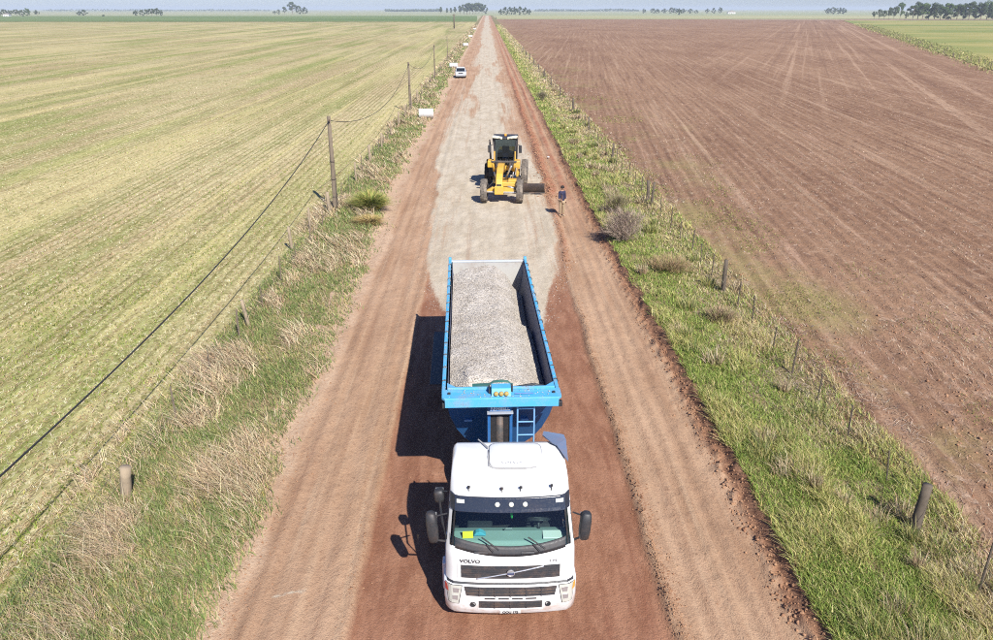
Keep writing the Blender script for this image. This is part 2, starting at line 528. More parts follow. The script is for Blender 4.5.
def mat_left_field():
    t = NT('stubble_soil')
    bands = t.noise((0.19, 0.008, 1), 4, 0.6)
    patch = t.noise((0.05, 0.022, 1), 5, 0.6)
    fine = t.noise((3.2, 0.9, 1), 5, 0.7)
    spk = t.noise((7, 3.5, 1), 3, 0.75)
    rows_ = t.noise((2.6, 0.05, 1), 3, 0.6)
    straw = t.mix(t.ramp(fine, 0.3, 0.7), rgb(206, 184, 138), rgb(232, 216, 170))
    straw = t.mix(t.ramp(patch, 0.40, 0.62, 0, 0.55), straw, rgb(196, 162, 130))
    green = t.mix(t.ramp(fine, 0.35, 0.7), rgb(128, 152, 66), rgb(168, 182, 98))
    mixf = t.math('ADD', t.math('MULTIPLY', bands, 0.62), t.math('MULTIPLY', patch, 0.38))
    c = t.mix(t.ramp(mixf, 0.45, 0.62, 0.08, 0.78), straw, green)
    rw = t.math('SINE', t.math('MULTIPLY', t.math('ADD', t.n_sep(t.pos(), 0), t.math('MULTIPLY', t.noise((0.5, 0.1, 1), 2, 0.5), 0.22)), 12.083), 0)
    c = t.mix(t.math('MULTIPLY', t.ramp(rw, 0.05, 0.85), t.ramp(t.noise((0.35, 0.06, 1), 3, 0.6), 0.35, 0.6, 0.2, 0.7)), c, rgb(134, 128, 70))
    strk = t.noise((0.55, 0.006, 1), 4, 0.6)
    c = t.mix(t.ramp(strk, 0.54, 0.68, 0, 0.6), c, rgb(232, 216, 150))
    c = t.mix(t.ramp(strk, 0.46, 0.32, 0, 0.55), c, rgb(136, 142, 72))
    c = t.mix(t.ramp(t.noise((0.09, 0.004, 1), 3, 0.5), 0.52, 0.64, 0, 0.65), c, rgb(224, 208, 150))
    c = t.mix(t.ramp(rows_, 0.46, 0.30, 0, 0.45), c, rgb(140, 116, 82))
    mid = t.noise((1.1, 0.45, 1), 5, 0.75)
    c = t.mix(t.ramp(mid, 0.52, 0.66, 0, 0.5), c, rgb(130, 138, 66))
    c = t.mix(t.ramp(mid, 0.46, 0.34, 0, 0.4), c, rgb(232, 218, 158))
    c = t.mix(t.ramp(spk, 0.52, 0.70, 0, 0.75), c, rgb(108, 100, 54))
    c = t.mix(t.ramp(spk, 0.46, 0.32, 0, 0.65), c, rgb(244, 234, 190))
    t.bump(t.math('ADD', fine, spk), 0.6, 0.08)
    return t.fin(c, 0.95, 0.1)

def mat_right_field():
    t = NT('ploughed_soil')
    rot = -0.115
    big = t.noise((0.06, 0.025, 1), 5, 0.6)
    row = t.noise((1.25, 0.018, 1), 4, 0.62, rot=0.115)
    fine = t.noise((2.6, 1.6, 1), 6, 0.72)
    clod = t.noise((6.5, 4.5, 1), 4, 0.75)
    c = t.mix(t.ramp(big, 0.32, 0.68), rgb(154, 119, 94), rgb(174, 139, 111))
    c = t.mix(t.ramp(row, 0.52, 0.72, 0, 0.65), c, rgb(206, 174, 144))
    c = t.mix(t.ramp(row, 0.46, 0.28, 0, 0.6), c, rgb(128, 94, 76))
    mid = t.noise((1.7, 0.10, 1), 5, 0.72, rot=0.115)
    c = t.mix(t.ramp(mid, 0.54, 0.66, 0, 0.45), c, rgb(112, 80, 66))
    c = t.mix(t.ramp(mid, 0.45, 0.33, 0, 0.45), c, rgb(212, 176, 150))
    # tracks of the machines that crossed it at an angle, towards the far corner
    trk = t.noise((0.50, 0.0030, 1), 4, 0.7, rot=0.36)
    east = t.math('MULTIPLY', t.ramp(t.n_sep(t.pos(), 0), 24, 60), t.ramp(t.math('SUBTRACT', t.n_sep(t.pos(), 0), t.math('MULTIPLY', t.n_sep(t.pos(), 1), 0.376)), -45, 10))
    c = t.mix(t.math('MULTIPLY', t.ramp(trk, 0.53, 0.62, 0, 0.5), east), c, rgb(214, 180, 150))
    c = t.mix(t.math('MULTIPLY', t.ramp(trk, 0.46, 0.36, 0, 0.45), east), c, rgb(130, 98, 80))
    rough_ = t.noise((1.1, 0.8, 1), 6, 0.8)
    c = t.mix(t.ramp(rough_, 0.53, 0.66, 0, 0.5), c, rgb(120, 92, 76))
    c = t.mix(t.ramp(rough_, 0.47, 0.34, 0, 0.45), c, rgb(206, 174, 146))
    c = t.mix(t.ramp(clod, 0.55, 0.74, 0, 0.75), c, rgb(104, 80, 68))
    c = t.mix(t.ramp(fine, 0.44, 0.28, 0, 0.75), c, rgb(220, 194, 170))
    # thin regrowth near the fence
    weed = t.noise((0.14, 0.09, 1), 5, 0.65)
    edge = t.ramp(t.n_sep(t.pos(), 0), 26.0, 10.5)
    wf = t.math('MULTIPLY', t.ramp(t.math('ADD', weed, t.math('MULTIPLY', edge, 0.14)), 0.62, 0.78, 0, 0.4), edge)
    dx_ = t.math('DIVIDE', t.math('SUBTRACT', t.n_sep(t.pos(), 0), 12.7), 2.1); dy_ = t.math('DIVIDE', t.math('SUBTRACT', t.n_sep(t.pos(), 1), 29.6), 3.4)
    dd = t.math('ADD', t.math('ADD', t.math('MULTIPLY', dx_, dx_), t.math('MULTIPLY', dy_, dy_)), t.math('MULTIPLY', t.math('SUBTRACT', weed, 0.5), 2.2))
    wf = t.math('MAXIMUM', wf, t.ramp(dd, 1.5, 0.2, 0, 0.40))
    wf = t.math('MULTIPLY', wf, t.ramp(fine, 0.30, 0.55, 0.35, 1.0))
    c = t.mix(wf, c, t.mix(t.ramp(clod, 0.35, 0.65), rgb(158, 160, 88), rgb(184, 180, 116)))
    t.bump(t.math('ADD', fine, t.math('MULTIPLY', clod, 0.6)), 0.8, 0.12)
    return t.fin(c, 0.95, 0.1)

def _sep(self, vec, i):
    n = self.n.new('ShaderNodeSeparateXYZ')
    self.l.new(vec, n.inputs[0])
    return n.outputs[i]
NT.n_sep = _sep

def mat_verge(name, a, b, d):
    t = NT(name)
    n1 = t.noise((0.7, 0.5, 1), 5, 0.65)
    n2 = t.noise((5, 4, 4), 5, 0.7)
    c = t.mix(t.ramp(n1, 0.35, 0.65), a, b)
    c = t.mix(t.ramp(n2, 0.42, 0.68, 0, 0.75), c, d)
    t.bump(n2, 0.6, 0.06)
    return t.fin(c, 0.95, 0.1)

def mat_far(name, a, b, sc=(0.004, 0.02, 1)):
    t = NT(name)
    n1 = t.noise(sc, 5, 0.6)
    n2 = t.noise((sc[0] * 9, sc[1] * 9, 1), 3, 0.6)
    c = t.mix(t.ramp(n1, 0.36, 0.64), a, b)
    c = t.mix(t.ramp(n2, 0.5, 0.8, 0, 0.3), c, (b[0] * 0.6, b[1] * 0.6, b[2] * 0.6, 1))
    return t.fin(c, 0.95, 0.1)

# ------------------------------------------------------------------ ground sheets
ts_road = np.unique(np.concatenate([np.linspace(0, 1, 150), 1 - np.linspace(0, 0.9, 26) / 12.0]))
def chalk(X, Y):
    d = np.abs((Y - 13.05) - (X + 4.2) * 0.22) / 0.05
    return np.exp(-d * d) * sst(-4.45, -4.3, X) * (1 - sst(-3.8, -3.65, X)) * (0.3 + 0.9 * vn(X * 9, Y * 9, 90))
road = sheet('road', lambda Y: edge_l(Y) - 0.9, lambda Y: edge_r(Y) + 0.02, ts_road, mat_road(), attrs={
    'gravel': lambda X, Y: np.clip(gravel_mask(X, Y) + chalk(X, Y), 0, 1), 'damp': strip_mask, 'bank': bank_mask,
    'shelf': lambda X, Y: 1 - sst(-0.15, 0.25, X - edge_l(Y) - 0.25 + 0.35 * fbm(X * 1.2, Y * 0.7, 91, 3)),
    'windrow': lambda X, Y: np.clip(windrow(X, Y) * 7, 0, 1)})
structure(road, 'reddish dirt road being graded, pale gravel down its middle')
vl = sheet('verge_left', FENCE_L - 0.4, lambda Y: edge_l(Y) - 0.9, np.linspace(0, 1, 34), mat_verge('verge_soil_left', rgb(176, 152, 118), rgb(146, 144, 92), rgb(128, 114, 80)))
vr = sheet('verge_right', lambda Y: edge_r(Y) + 0.02, FENCE_R + 0.5, np.linspace(0, 1, 40), mat_verge('verge_soil_right', rgb(150, 146, 92), rgb(166, 146, 110), rgb(118, 106, 72)))
tf = np.concatenate([np.linspace(0, 42, 230), 42 * (40 ** np.linspace(0.01, 1, 40))]) / 1680.0
lf = sheet('stubble_field', FENCE_L - 0.4, -1690.0, tf, mat_left_field(), yr=ROWS[ROWS < 800][::2])
rf = sheet('ploughed_field', FENCE_R + 0.5, 1690.0, tf, mat_right_field(), yr=ROWS[ROWS < 1000][::2])
for o in (lf, ):
    o.data.flip_normals()

def flat(name, pts, z, mat, label=None):
    me = bpy.data.meshes.new(name)
    me.from_pydata([(x, y, z) for x, y in pts], [], [tuple(range(len(pts)))])
    me.materials.append(mat)
    o = bpy.data.objects.new(name, me)
    link(o)
    return structure(o, label)

flat('ground', [(-16000, -300), (16000, -300), (16000, 16000), (-16000, 16000)], -0.35, mat_far('far_pasture', rgb(190, 186, 150), rgb(168, 176, 132), (0.0006, 0.004, 1)))
flat('green_field', [(-9.3, 770), (-16, 1400), (-1400, 1400), (-1700, 770)], 0.25, mat_far('far_green_crop', rgb(112, 134, 76), rgb(132, 150, 92)))
flat('pasture', [(60, 62), (900, 62), (1100, 850), (356, 850)], 0.24, mat_far('pasture_grass', rgb(138, 152, 86), rgb(186, 176, 112), (0.012, 0.02, 1)))
flat('pale_field', [(10.5, 960), (1300, 960), (1300, 1420), (14, 1420)], 0.27, mat_far('pale_stubble', rgb(196, 190, 146), rgb(180, 180, 130)))
flat('farm_track', [(250, 852), (1400, 852), (1400, 875), (250, 875)], 0.30, mat_far('dusty_track', rgb(212, 196, 170), rgb(200, 184, 160)))

# ------------------------------------------------------------------ vehicle materials
WHITE = paint('white_truck_paint', (0.64, 0.645, 0.64, 1), 0.28, dirt=0.14, dirtcol=rgb(205, 180, 160), scale=1.6, coat=0.3)
def dusty(m, amount):
    """Road dust caked on the lowest panels."""
    nt = m.node_tree; b = [x for x in nt.nodes if x.type == 'BSDF_PRINCIPLED'][0]
    src = b.inputs['Base Color'].links[0].from_socket
    t = NT.__new__(NT); t.m = m; t.n = nt.nodes; t.l = nt.links; t.b = b; t._pos = None
    f = t.math('MULTIPLY', t.ramp(t.n_sep(t.pos(), 2), 0.95, 0.30), t.ramp(t.noise((3, 3, 6), 5, 0.7), 0.38, 0.66, 0.0, amount))
    nt.links.new(t.mix(f, src, rgb(190, 150, 122)), b.inputs['Base Color'])
dusty(WHITE, 0.6)
BLACKP = paint('black_plastic', (0.022, 0.024, 0.028, 1), 0.5, dirt=0.12, scale=4)
VISORM = paint('dark_visor_plastic', (0.020, 0.026, 0.042, 1), 0.22, dirt=0.03, scale=3)
GRILLE = paint('dark_grille', (0.035, 0.037, 0.042, 1), 0.55, dirt=0.22, scale=6)
SILVER = paint('silver_trim', (0.55, 0.56, 0.57, 1), 0.3, metal=0.7, dirt=0.15)
RUBBER = paint('tyre_rubber', (0.022, 0.021, 0.020, 1), 0.8, dirt=0.55, scale=5, spec=0.2)
DUSTYRUB = paint('dusty_tyre_rubber', rgb(120, 112, 104), 0.9, dirt=0.7, dirtcol=rgb(186, 172, 154), scale=4, spec=0.1)
RIMM = paint('steel_rim', (0.42, 0.42, 0.41, 1), 0.45, metal=0.4, dirt=0.5, scale=5)
STEEL = paint('dark_chassis_steel', (0.045, 0.043, 0.042, 1), 0.6, dirt=0.5, scale=3)
FAIRING = paint('grey_fairing_paint', rgb(120, 138, 168), 0.4, dirt=0.35, scale=3)
LENS = paint('clear_lamp_lens', (0.46, 0.47, 0.42, 1), 0.12, dirt=0.08, spec=0.8, scale=8, coat=0.6)
AMBER = paint('amber_lens', (0.75, 0.33, 0.05, 1), 0.2, dirt=0.1, coat=0.5)
REDL = paint('red_lens', (0.55, 0.05, 0.04, 1), 0.2, dirt=0.1, coat=0.5)
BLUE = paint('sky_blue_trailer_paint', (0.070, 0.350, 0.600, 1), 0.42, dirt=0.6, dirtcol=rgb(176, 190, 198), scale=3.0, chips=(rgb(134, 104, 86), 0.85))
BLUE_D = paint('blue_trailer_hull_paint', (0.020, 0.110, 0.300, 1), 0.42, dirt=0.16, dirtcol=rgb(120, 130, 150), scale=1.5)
LINER = paint('scraped_steel_liner', rgb(188, 176, 168), 0.6, dirt=0.6, dirtcol=rgb(200, 172, 152), scale=1.2)
def glass(name, tint, refl=1.0):
    t = NT(name)
    t.n.remove(t.b)
    tr = t.n.new('ShaderNodeBsdfTransparent'); tr.inputs[0].default_value = tint
    gl = t.n.new('ShaderNodeBsdfGlossy'); gl.inputs[0].default_value = (1, 1, 1, 1); gl.inputs['Roughness'].default_value = 0.02
    fr = t.n.new('ShaderNodeFresnel'); fr.inputs[0].default_value = 1.5
    mx = t.n.new('ShaderNodeMixShader')
    t.l.new(t.math('MULTIPLY', fr.outputs[0], refl), mx.inputs[0]); t.l.new(tr.outputs[0], mx.inputs[1]); t.l.new(gl.outputs[0], mx.inputs[2])
    t.l.new(mx.outputs[0], t.out.inputs[0])
    return t.m
WINDOW = glass('tinted_windscreen', (0.70, 0.86, 0.82, 1))
DARKWIN = glass('dark_cab_glass', (0.30, 0.36, 0.38, 1))

def text(name, body, size, mat, parent, loc, rot, bold=0.0, sx=1.0):
    cu = bpy.data.curves.new(name, 'FONT')
    cu.body = body; cu.size = size; cu.align_x = 'CENTER'; cu.align_y = 'CENTER'
    cu.extrude = 0.002; cu.offset = bold
    cu.materials.append(mat)
    o = bpy.data.objects.new(name, cu)
    me = bpy.data.meshes.new_from_object(o)
    bpy.data.objects.remove(o); bpy.data.curves.remove(cu)
    me.name = name
    o = bpy.data.objects.new(name, me)
    o.location = loc; o.rotation_euler = rot; o.scale = (sx, 1, 1)
    o['kind'] = 'stuff'
    return link(o, parent)

def add_wheel(root, x, y, r, w, side, tyre_mat=None, rim_mat=None, n=32, dual=False, lugs=0):
    """A wheel turning about the x axis; side is the outward x direction."""
    tyre_mat = tyre_mat or RUBBER; rim_mat = rim_mat or RIMM
    e = bpy.data.objects.new('wheel', None); e.location = (x, y, r); e.empty_display_size = 0.1
    link(e, root)
    offs = (0, -side * (w + 0.06)) if dual else (0,)
    m = MB()
    for o_ in offs:
        m.at((o_, 0, 0)).lathe([(-w / 2, r * 0.56), (-w / 2, r * 0.80), (-w * 0.44, r * 0.93), (-w * 0.30, r * 0.995), (w * 0.30, r * 0.995), (w * 0.44, r * 0.93), (w / 2, r * 0.80), (w / 2, r * 0.56)], 'x', n, cap=False)
        m.lathe([(-w * 0.4, r * 0.56), (w * 0.4, r * 0.56)], 'x', n, cap=False)
    ty = m.build('tyre', tyre_mat, e, smooth=True)
    if lugs:
        lm = MB()
        for k in range(lugs):
            a = 2 * math.pi * k / lugs
            for s_ in (-1, 1):
                a2 = a + (0.5 * 2 * math.pi / lugs if s_ > 0 else 0)
                ca, sa = math.cos(a2), math.sin(a2)
                pts = []
                for (t_, rr) in ((0.02 * w, r * 0.985), (0.50 * w, r * 0.93), (0.50 * w, r * 0.97), (0.02 * w, r * 1.03)):
                    pts.append((s_ * t_, rr))
                da = 2 * math.pi / lugs * 0.25
                vs = []
                for d_, sk in ((-da, 0.0), (da, 0.0)):
                    for i_, (t_, rr) in enumerate(pts):
                        aa = a2 + d_ + (0.9 * da if i_ in (1, 2) else -0.3 * da)
                        vs.append((t_, rr * math.cos(aa), rr * math.sin(aa)))
                lm.add(vs, [(0, 1, 2, 3), (7, 6, 5, 4), (0, 4, 5, 1), (1, 5, 6, 2), (2, 6, 7, 3), (3, 7, 4, 0)])
        lo = lm.build('tread', tyre_mat, e); lo['kind'] = 'stuff'
    d = side * w * 0.22
    MB().lathe([(d, r * 0.57), (d + side * w * 0.16, r * 0.52), (d + side * 0.01, r * 0.44), (d - side * 0.03, r * 0.22), (d + side * 0.05, r * 0.18), (d + side * 0.05, 0.01)], 'x', 24, cap=True).build('rim', rim_mat, e, smooth=True)
    return e

# ------------------------------------------------------------------ white tractor unit
truck = thing('tractor_truck', 'white cab-over truck with dark windscreen and black mirrors in the foreground', 'truck', (0.40, 12.2, -0.085), R(0.3))
CZ = np.array([0.28, 0.34, 0.60, 0.98, 1.02, 1.10, 1.50, 1.60, 1.72, 2.36, 2.56, 2.66, 2.78, 2.88, 2.93])
CY = np.array([0.05, 0.00, -0.03, 0.00, 0.03, 0.045, 0.06, 0.09, 0.15, 0.50, 0.58, 0.65, 0.82, 1.10, 1.45])
CW = np.array([1.19, 1.24, 1.26, 1.26, 1.23, 1.23, 1.22, 1.22, 1.21, 1.15, 1.13, 1.125, 1.115, 1.09, 1.03])
def fs(x, z, off=0.0):
    hw = np.interp(z, CZ, CW)
    u = min(1.0, abs(x) / hw)
    return float(np.interp(z, CZ, CY)) + 0.10 * u ** 2.2 + 0.16 * max(0, (u - 0.86) / 0.14) ** 2 - off

def cab_ring(z, yb, nfront=18):
    hw = float(np.interp(z, CZ, CW))
    pts = []
    for i in range(nfront + 1):
        u = math.sin((i / nfront - 0.5) * math.pi)       # denser at the corners
        x = hw * u
        pts.append((x, fs(x, z), z))
    ys = pts[-1][1]
    for t in (0.25, 0.5, 0.75, 0.94):
        pts.append((hw, ys + (yb - ys) * t, z))
    pts.append((hw - 0.08, yb, z))
    pts.append((-(hw - 0.08), yb, z))
    for t in (0.94, 0.75, 0.5, 0.25):
        pts.append((-hw, ys + (yb - ys) * t, z))
    return pts

def fpanel(x0, x1, z0, z1, off, thick=0.02, nx=14, nz=2, skew=0.0, curve=0.0):
    """A slab that follows the front of the cab."""
    m = MB()
    grid = []
    for layer in (off, off - thick):
        for k in range(nz + 1):
            for i in range(nx + 1):
                t = i / nx; s = k / nz
                z = z0 + (z1 - z0) * s
                xx0 = x0 + skew * (1 - s) * (1 if x0 < x1 else -1)
                x = x0 + (x1 - x0) * t
                if skew:
                    c = (x0 + x1) / 2
                    x = c + (x - c) * (1 - skew * (1 - s))
                zz = z + curve * (x / 1.2) ** 2
                grid.append((x, fs(x, zz, layer), zz))
    N = (nx + 1) * (nz + 1); W = nx + 1
    F = []
    for k in range(nz):
        for i in range(nx):
            a = k * W + i
            F.append((a, a + 1, a + W + 1, a + W)); F.append((N + a, N + a + W, N + a + W + 1, N + a + 1))
    for i in range(nx):
        F.append((i, N + i, N + i + 1, i + 1)); b = nz * W + i; F.append((b, b + 1, N + b + 1, N + b))
    for k in range(nz):
        a = k * W; F.append((a, a + W, N + a + W, N + a)); b = a + nx; F.append((b, N + b, N + b + W, b + W))
    return m.add(grid, F)

# bumper and cab shell
yb_b = 0.62
zs = [0.28, 0.34, 0.45, 0.60, 0.80, 0.98]
MB().loft([cab_ring(z, yb_b) for z in zs]).build('bumper', WHITE, truck, smooth=True, bevel=0.0)
zc = [1.02, 1.10, 1.30, 1.50, 1.60, 1.72, 1.90, 2.10, 2.36, 2.46, 2.56, 2.66, 2.78, 2.88, 2.93]
rings = [cab_ring(z, 2.05 - (0.0 if z < 2.6 else (z - 2.6) * 0.25)) for z in zc]
cab = MB()
n = len(rings[0]); vs = [p for r_ in rings for p in r_]; F = []; gl_front = []; gl_r = []; gl_l = []
zi0, zi1 = zc.index(1.72), zc.index(2.36)
for i in range(len(rings) - 1):
    for j in range(n):
        q = (i * n + j, i * n + (j + 1) % n, (i + 1) * n + (j + 1) % n, (i + 1) * n + j)
        if zi0 <= i < zi1 and 2 <= j < 16:
            gl_front.append(q)
        elif zi0 <= i < zi1 and j in (18, 19):
            gl_r.append(q)
        elif zi0 <= i < zi1 and j in (27, 28):
            gl_l.append(q)
        else:
            F.append(q)
F.append(tuple((len(rings) - 1) * n + j for j in range(n)))
cab.add(vs, F)
cb = cab.build('cab', WHITE, truck, smooth=True)
def glass_part(name, quads, mat, parent):
    used = sorted({i for q in quads for i in q}); mp = {k: i for i, k in enumerate(used)}
    return MB().add([vs[k] for k in used], [tuple(mp[i] for i in q) for q in quads]).build(name, mat, parent, smooth=True)
glass_part('windscreen', gl_front, WINDOW, truck)
glass_part('side_window', gl_r, DARKWIN, truck)
glass_part('side_window', gl_l, DARKWIN, truck)
# windscreen surround, wipers, visor
fpanel(-1.14, 1.14, 1.575, 1.745, 0.006, 0.012, nx=20, nz=3, curve=0.16).build('scuttle_panel', BLACKP, truck, smooth=True)
for s in (-1, 1):
    m = MB()
    for i in range(8):
        z0 = 1.74 + i * (2.36 - 1.74) / 8; z1 = z0 + (2.36 - 1.74) / 8
        hw0 = np.interp(z0, CZ, CW); hw1 = np.interp(z1, CZ, CW)
        pts = []
        for (z_, hw_) in ((z0, hw0), (z1, hw1)):
            for xx in (0.885, 0.999):
                x = s * hw_ * xx; pts.append((x, fs(x, z_, 0.008), z_)); pts.append((x, fs(x, z_, -0.02), z_))
        m.add(pts, [(0, 2, 6, 4), (1, 5, 7, 3), (0, 4, 5, 1), (2, 3, 7, 6)])
    m.build('windscreen_pillar', BLACKP, truck)
for x0, dx in ((-0.32, -0.36), (0.55, -0.36)):
    w_ = MB()
    a = (x0, fs(x0, 1.66, 0.03), 1.66); b = (x0 + dx * 0.35, fs(x0 + dx * 0.35, 1.78, 0.04), 1.80); c = (x0 + dx, fs(x0 + dx, 1.76, 0.03), 1.765)
    w_.tube([a, b], 0.016, 6); w_.tube([(x0 + 0.1, fs(x0 + 0.1, 1.72, 0.03), 1.70), (x0 - 0.22, fs(x0 - 0.22, 1.9, 0.03), 1.90)], 0.014, 6)
    w_.build('wiper', BLACKP, truck)
    fpanel(x0 - 0.36, x0 - 0.10, 1.63, 1.665, 0.03, 0.04, nx=4).build('washer_cowl', BLACKP, truck, bevel=0.008)
vis = fpanel(-1.13, 1.13, 2.31, 2.565, 0.07, 0.05, nx=24, nz=4).build('sun_visor', VISORM, truck, smooth=False, bevel=0.012)
for x in (-0.24, 0.02, 0.28):
    m = MB().at((x, fs(x, 2.46, 0.075), 2.46), (R(90 - 28), 0, 0)); m.lathe([(-0.03, 0.046), (0.012, 0.046), (0.018, 0.034), (0.020, 0.004)], 'z', 20)
    m.build('visor_lamp', LENS, vis, smooth=False)
for x in (-0.93, 0.93):
    fpanel(x - 0.075, x + 0.075, 2.46, 2.525, 0.076, 0.012, nx=4).build('marker_lamp', LENS, vis)
for x, h in ((-0.78, 0.13), (-0.16, 0.12), (0.20, 0.14), (0.78, 0.15)):
    m = MB(); y = fs(x, 2.60) + 0.02
    m.tube([(x, y, 2.58), (x, y, 2.58 + h)], 0.010, 6); m.at((x, y, 2.58 + h)).box(-0.022, 0.03, -0.02, 0.02, -0.012, 0.022)
    m.build('roof_spotlight', BLACKP, truck)
# roof panel with its raised hatch and the lines pressed in it
hatch = []
for k, (g, z) in enumerate(((0.03, 0.0), (0.0, 0.012), (-0.05, 0.028), (-0.16, 0.034))):
    ring = []
    for i in range(24):
        a = 2 * math.pi * i / 24
        ca, sa = math.cos(a), math.sin(a)
        e_ = 0.35
        x = (0.50 + g) * abs(ca) ** e_ * (1 if ca > 0 else -1); y = (0.40 + g) * abs(sa) ** e_ * (1 if sa > 0 else -1)
        X_ = 0.13 + x; Y_ = 1.50 + y
        zz = float(np.interp(Y_, CY[9:], CZ[9:])) if Y_ < 1.45 else 2.93
        ring.append((X_, Y_, zz + 0.005 + z))
    hatch.append(ring)
MB().loft(hatch).build('roof_hatch', WHITE, truck, smooth=True)
LINEG = paint('grey_seal', (0.30, 0.30, 0.30, 1), 0.7)
def roofz(y):
    return (float(np.interp(y, CY[9:], CZ[9:])) if y < 1.45 else 2.93)
m = MB(); m.tube([(-0.40, 1.62, roofz(1.62) + 0.01), (-0.405, 1.40, roofz(1.40) + 0.012), (-0.39, 1.12, roofz(1.12) + 0.012), (-0.30, 1.065, roofz(1.065) + 0.012), (-0.05, 1.05, roofz(1.05) + 0.012), (0.30, 1.05, roofz(1.05) + 0.012), (0.52, 1.09, roofz(1.09) + 0.010)], 0.013, 6)
m.build('hatch_seal', LINEG, truck, smooth=True)
MB().tube([(-0.60, 2.02, 2.96), (-0.40, 1.66, 2.97)], [0.014, 0.020], 8).build('roof_aerial', LINEG, truck)
text('roof_lettering', 'VOLVO', 0.075, paint('faint_grey_lettering', (0.48, 0.48, 0.48, 1), 0.5), truck, (0.05, 1.16, roofz(1.16) + 0.048), (R(16), 0, 0), sx=1.6)
# side deflectors behind the cab
d1 = [(0.70, 2.07, 3.03), (0.86, 1.80, 3.02), (0.96, 1.72, 3.00), (1.09, 1.34, 2.95), (1.15, 1.28, 2.90), (1.18, 2.05, 2.93), (1.15, 2.22, 2.95), (0.74, 2.24, 3.02)]
d0 = [(x + 0.005, y, z - 0.03) for x, y, z in d1]
MB().add(d1 + d0, [tuple(range(8)), tuple(range(15, 7, -1))] + [(i, 8 + i, 8 + (i + 1) % 8, (i + 1) % 8) for i in range(8)]).build('roof_deflector', FAIRING, truck)
for s in (-1, 1):
    MB().box(s * 1.06 - 0.02, s * 1.06 + 0.02, 2.06, 2.30, 1.1, 2.70).build('side_fairing', FAIRING, truck, bevel=0.015)
# upper grille with the diagonal bar and round emblem
FRAMEW = paint('pale_grille_surround', (0.66, 0.68, 0.66, 1), 0.4, dirt=0.2)
fpanel(-1.00, 1.00, 1.09, 1.415, 0.010, 0.016, nx=18).build('grille_surround', FRAMEW, truck, bevel=0.006)
gp = fpanel(-0.93, 0.93, 1.115, 1.39, 0.016, 0.014, nx=18).build('upper_grille', GRILLE, truck)
for z in (1.16, 1.25, 1.34):
    fpanel(-0.92, 0.92, z - 0.016, z + 0.016, 0.040, 0.022, nx=18, nz=1).build('grille_bar', GRILLE, gp)
bar = MB()
bp = [(-0.62, 1.135), (0.62, 1.40)]
pts = []
for i in range(11):
    t = i / 10; x = bp[0][0] + (bp[1][0] - bp[0][0]) * t; z = bp[0][1] + (bp[1][1] - bp[0][1]) * t
    pts.append((x, fs(x, z, 0.052), z))
bar.tube(pts, 0.013, 6).build('emblem_bar', SILVER, truck)
em = MB().at((0, fs(0, 1.265, 0.055), 1.265), (R(90), 0, 0))
em.lathe([(-0.01, 0.075), (0.012, 0.075), (0.016, 0.062), (0.004, 0.060), (0.004, 0.004)], 'z', 24)
em.build('round_emblem', SILVER, truck)
MB().at((0, fs(0, 1.265, 0.075), 1.265)).box(-0.062, 0.062, -0.006, 0.004, -0.016, 0.016).build('emblem_band', paint('emblem_blue', (0.03, 0.05, 0.12, 1), 0.3), truck)
CHAR = paint('dark_lettering', (0.05, 0.05, 0.055, 1), 0.4, dirt=0.05)
text('maker_lettering', 'VOLVO', 0.092, CHAR, truck, (-0.76, fs(-0.76, 1.475, 0.012), 1.475), (R(82), 0, R(-5)), bold=0.003, sx=1.25)
text('model_lettering', 'FM', 0.075, paint('grey_lettering', (0.22, 0.22, 0.23, 1), 0.4), truck, (0.80, fs(0.80, 1.475, 0.012), 1.475), (R(82), 0, R(6)), sx=1.5)
fpanel(-1.20, 1.20, 0.985, 1.018, -0.004, 0.03, nx=20, nz=1).build('cab_seam', BLACKP, truck)
# bumper grilles
for (xa, xb, za, zb, nb, skew, nm) in ((-0.88, 0.88, 0.745, 0.94, 6, 0.05, 'bumper_grille'), (-0.60, 0.60, 0.47, 0.635, 4, 0.0, 'lower_grille')):
    g_ = fpanel(xa, xb, za, zb, 0.006, 0.016, nx=16, skew=skew).build(nm, GRILLE, truck)
    for i in range(1, nb):
        x = xa + (xb - xa) * i / nb
        fpanel(x - 0.010, x + 0.010, za + 0.004, zb - 0.004, 0.022, 0.018, nx=2).build('grille_rib', GRILLE, g_)
    for z in (za + (zb - za) * 0.36, za + (zb - za) * 0.68):
        fpanel(xa + 0.05, xb - 0.05, z - 0.008, z + 0.008, 0.018, 0.014, nx=16, nz=1).build('grille_bar', STEEL, g_)
for i in range(4):
    x = -0.39 + i * 0.26
    fpanel(x - 0.10, x + 0.10, 0.680, 0.705, 0.005, 0.01, nx=4, nz=1).build('bumper_slot', BLACKP, truck)
fpanel(-0.62, 0.62, 0.435, 0.450, 0.012, 0.012, nx=14, nz=1).build('bumper_step', FRAMEW, truck)
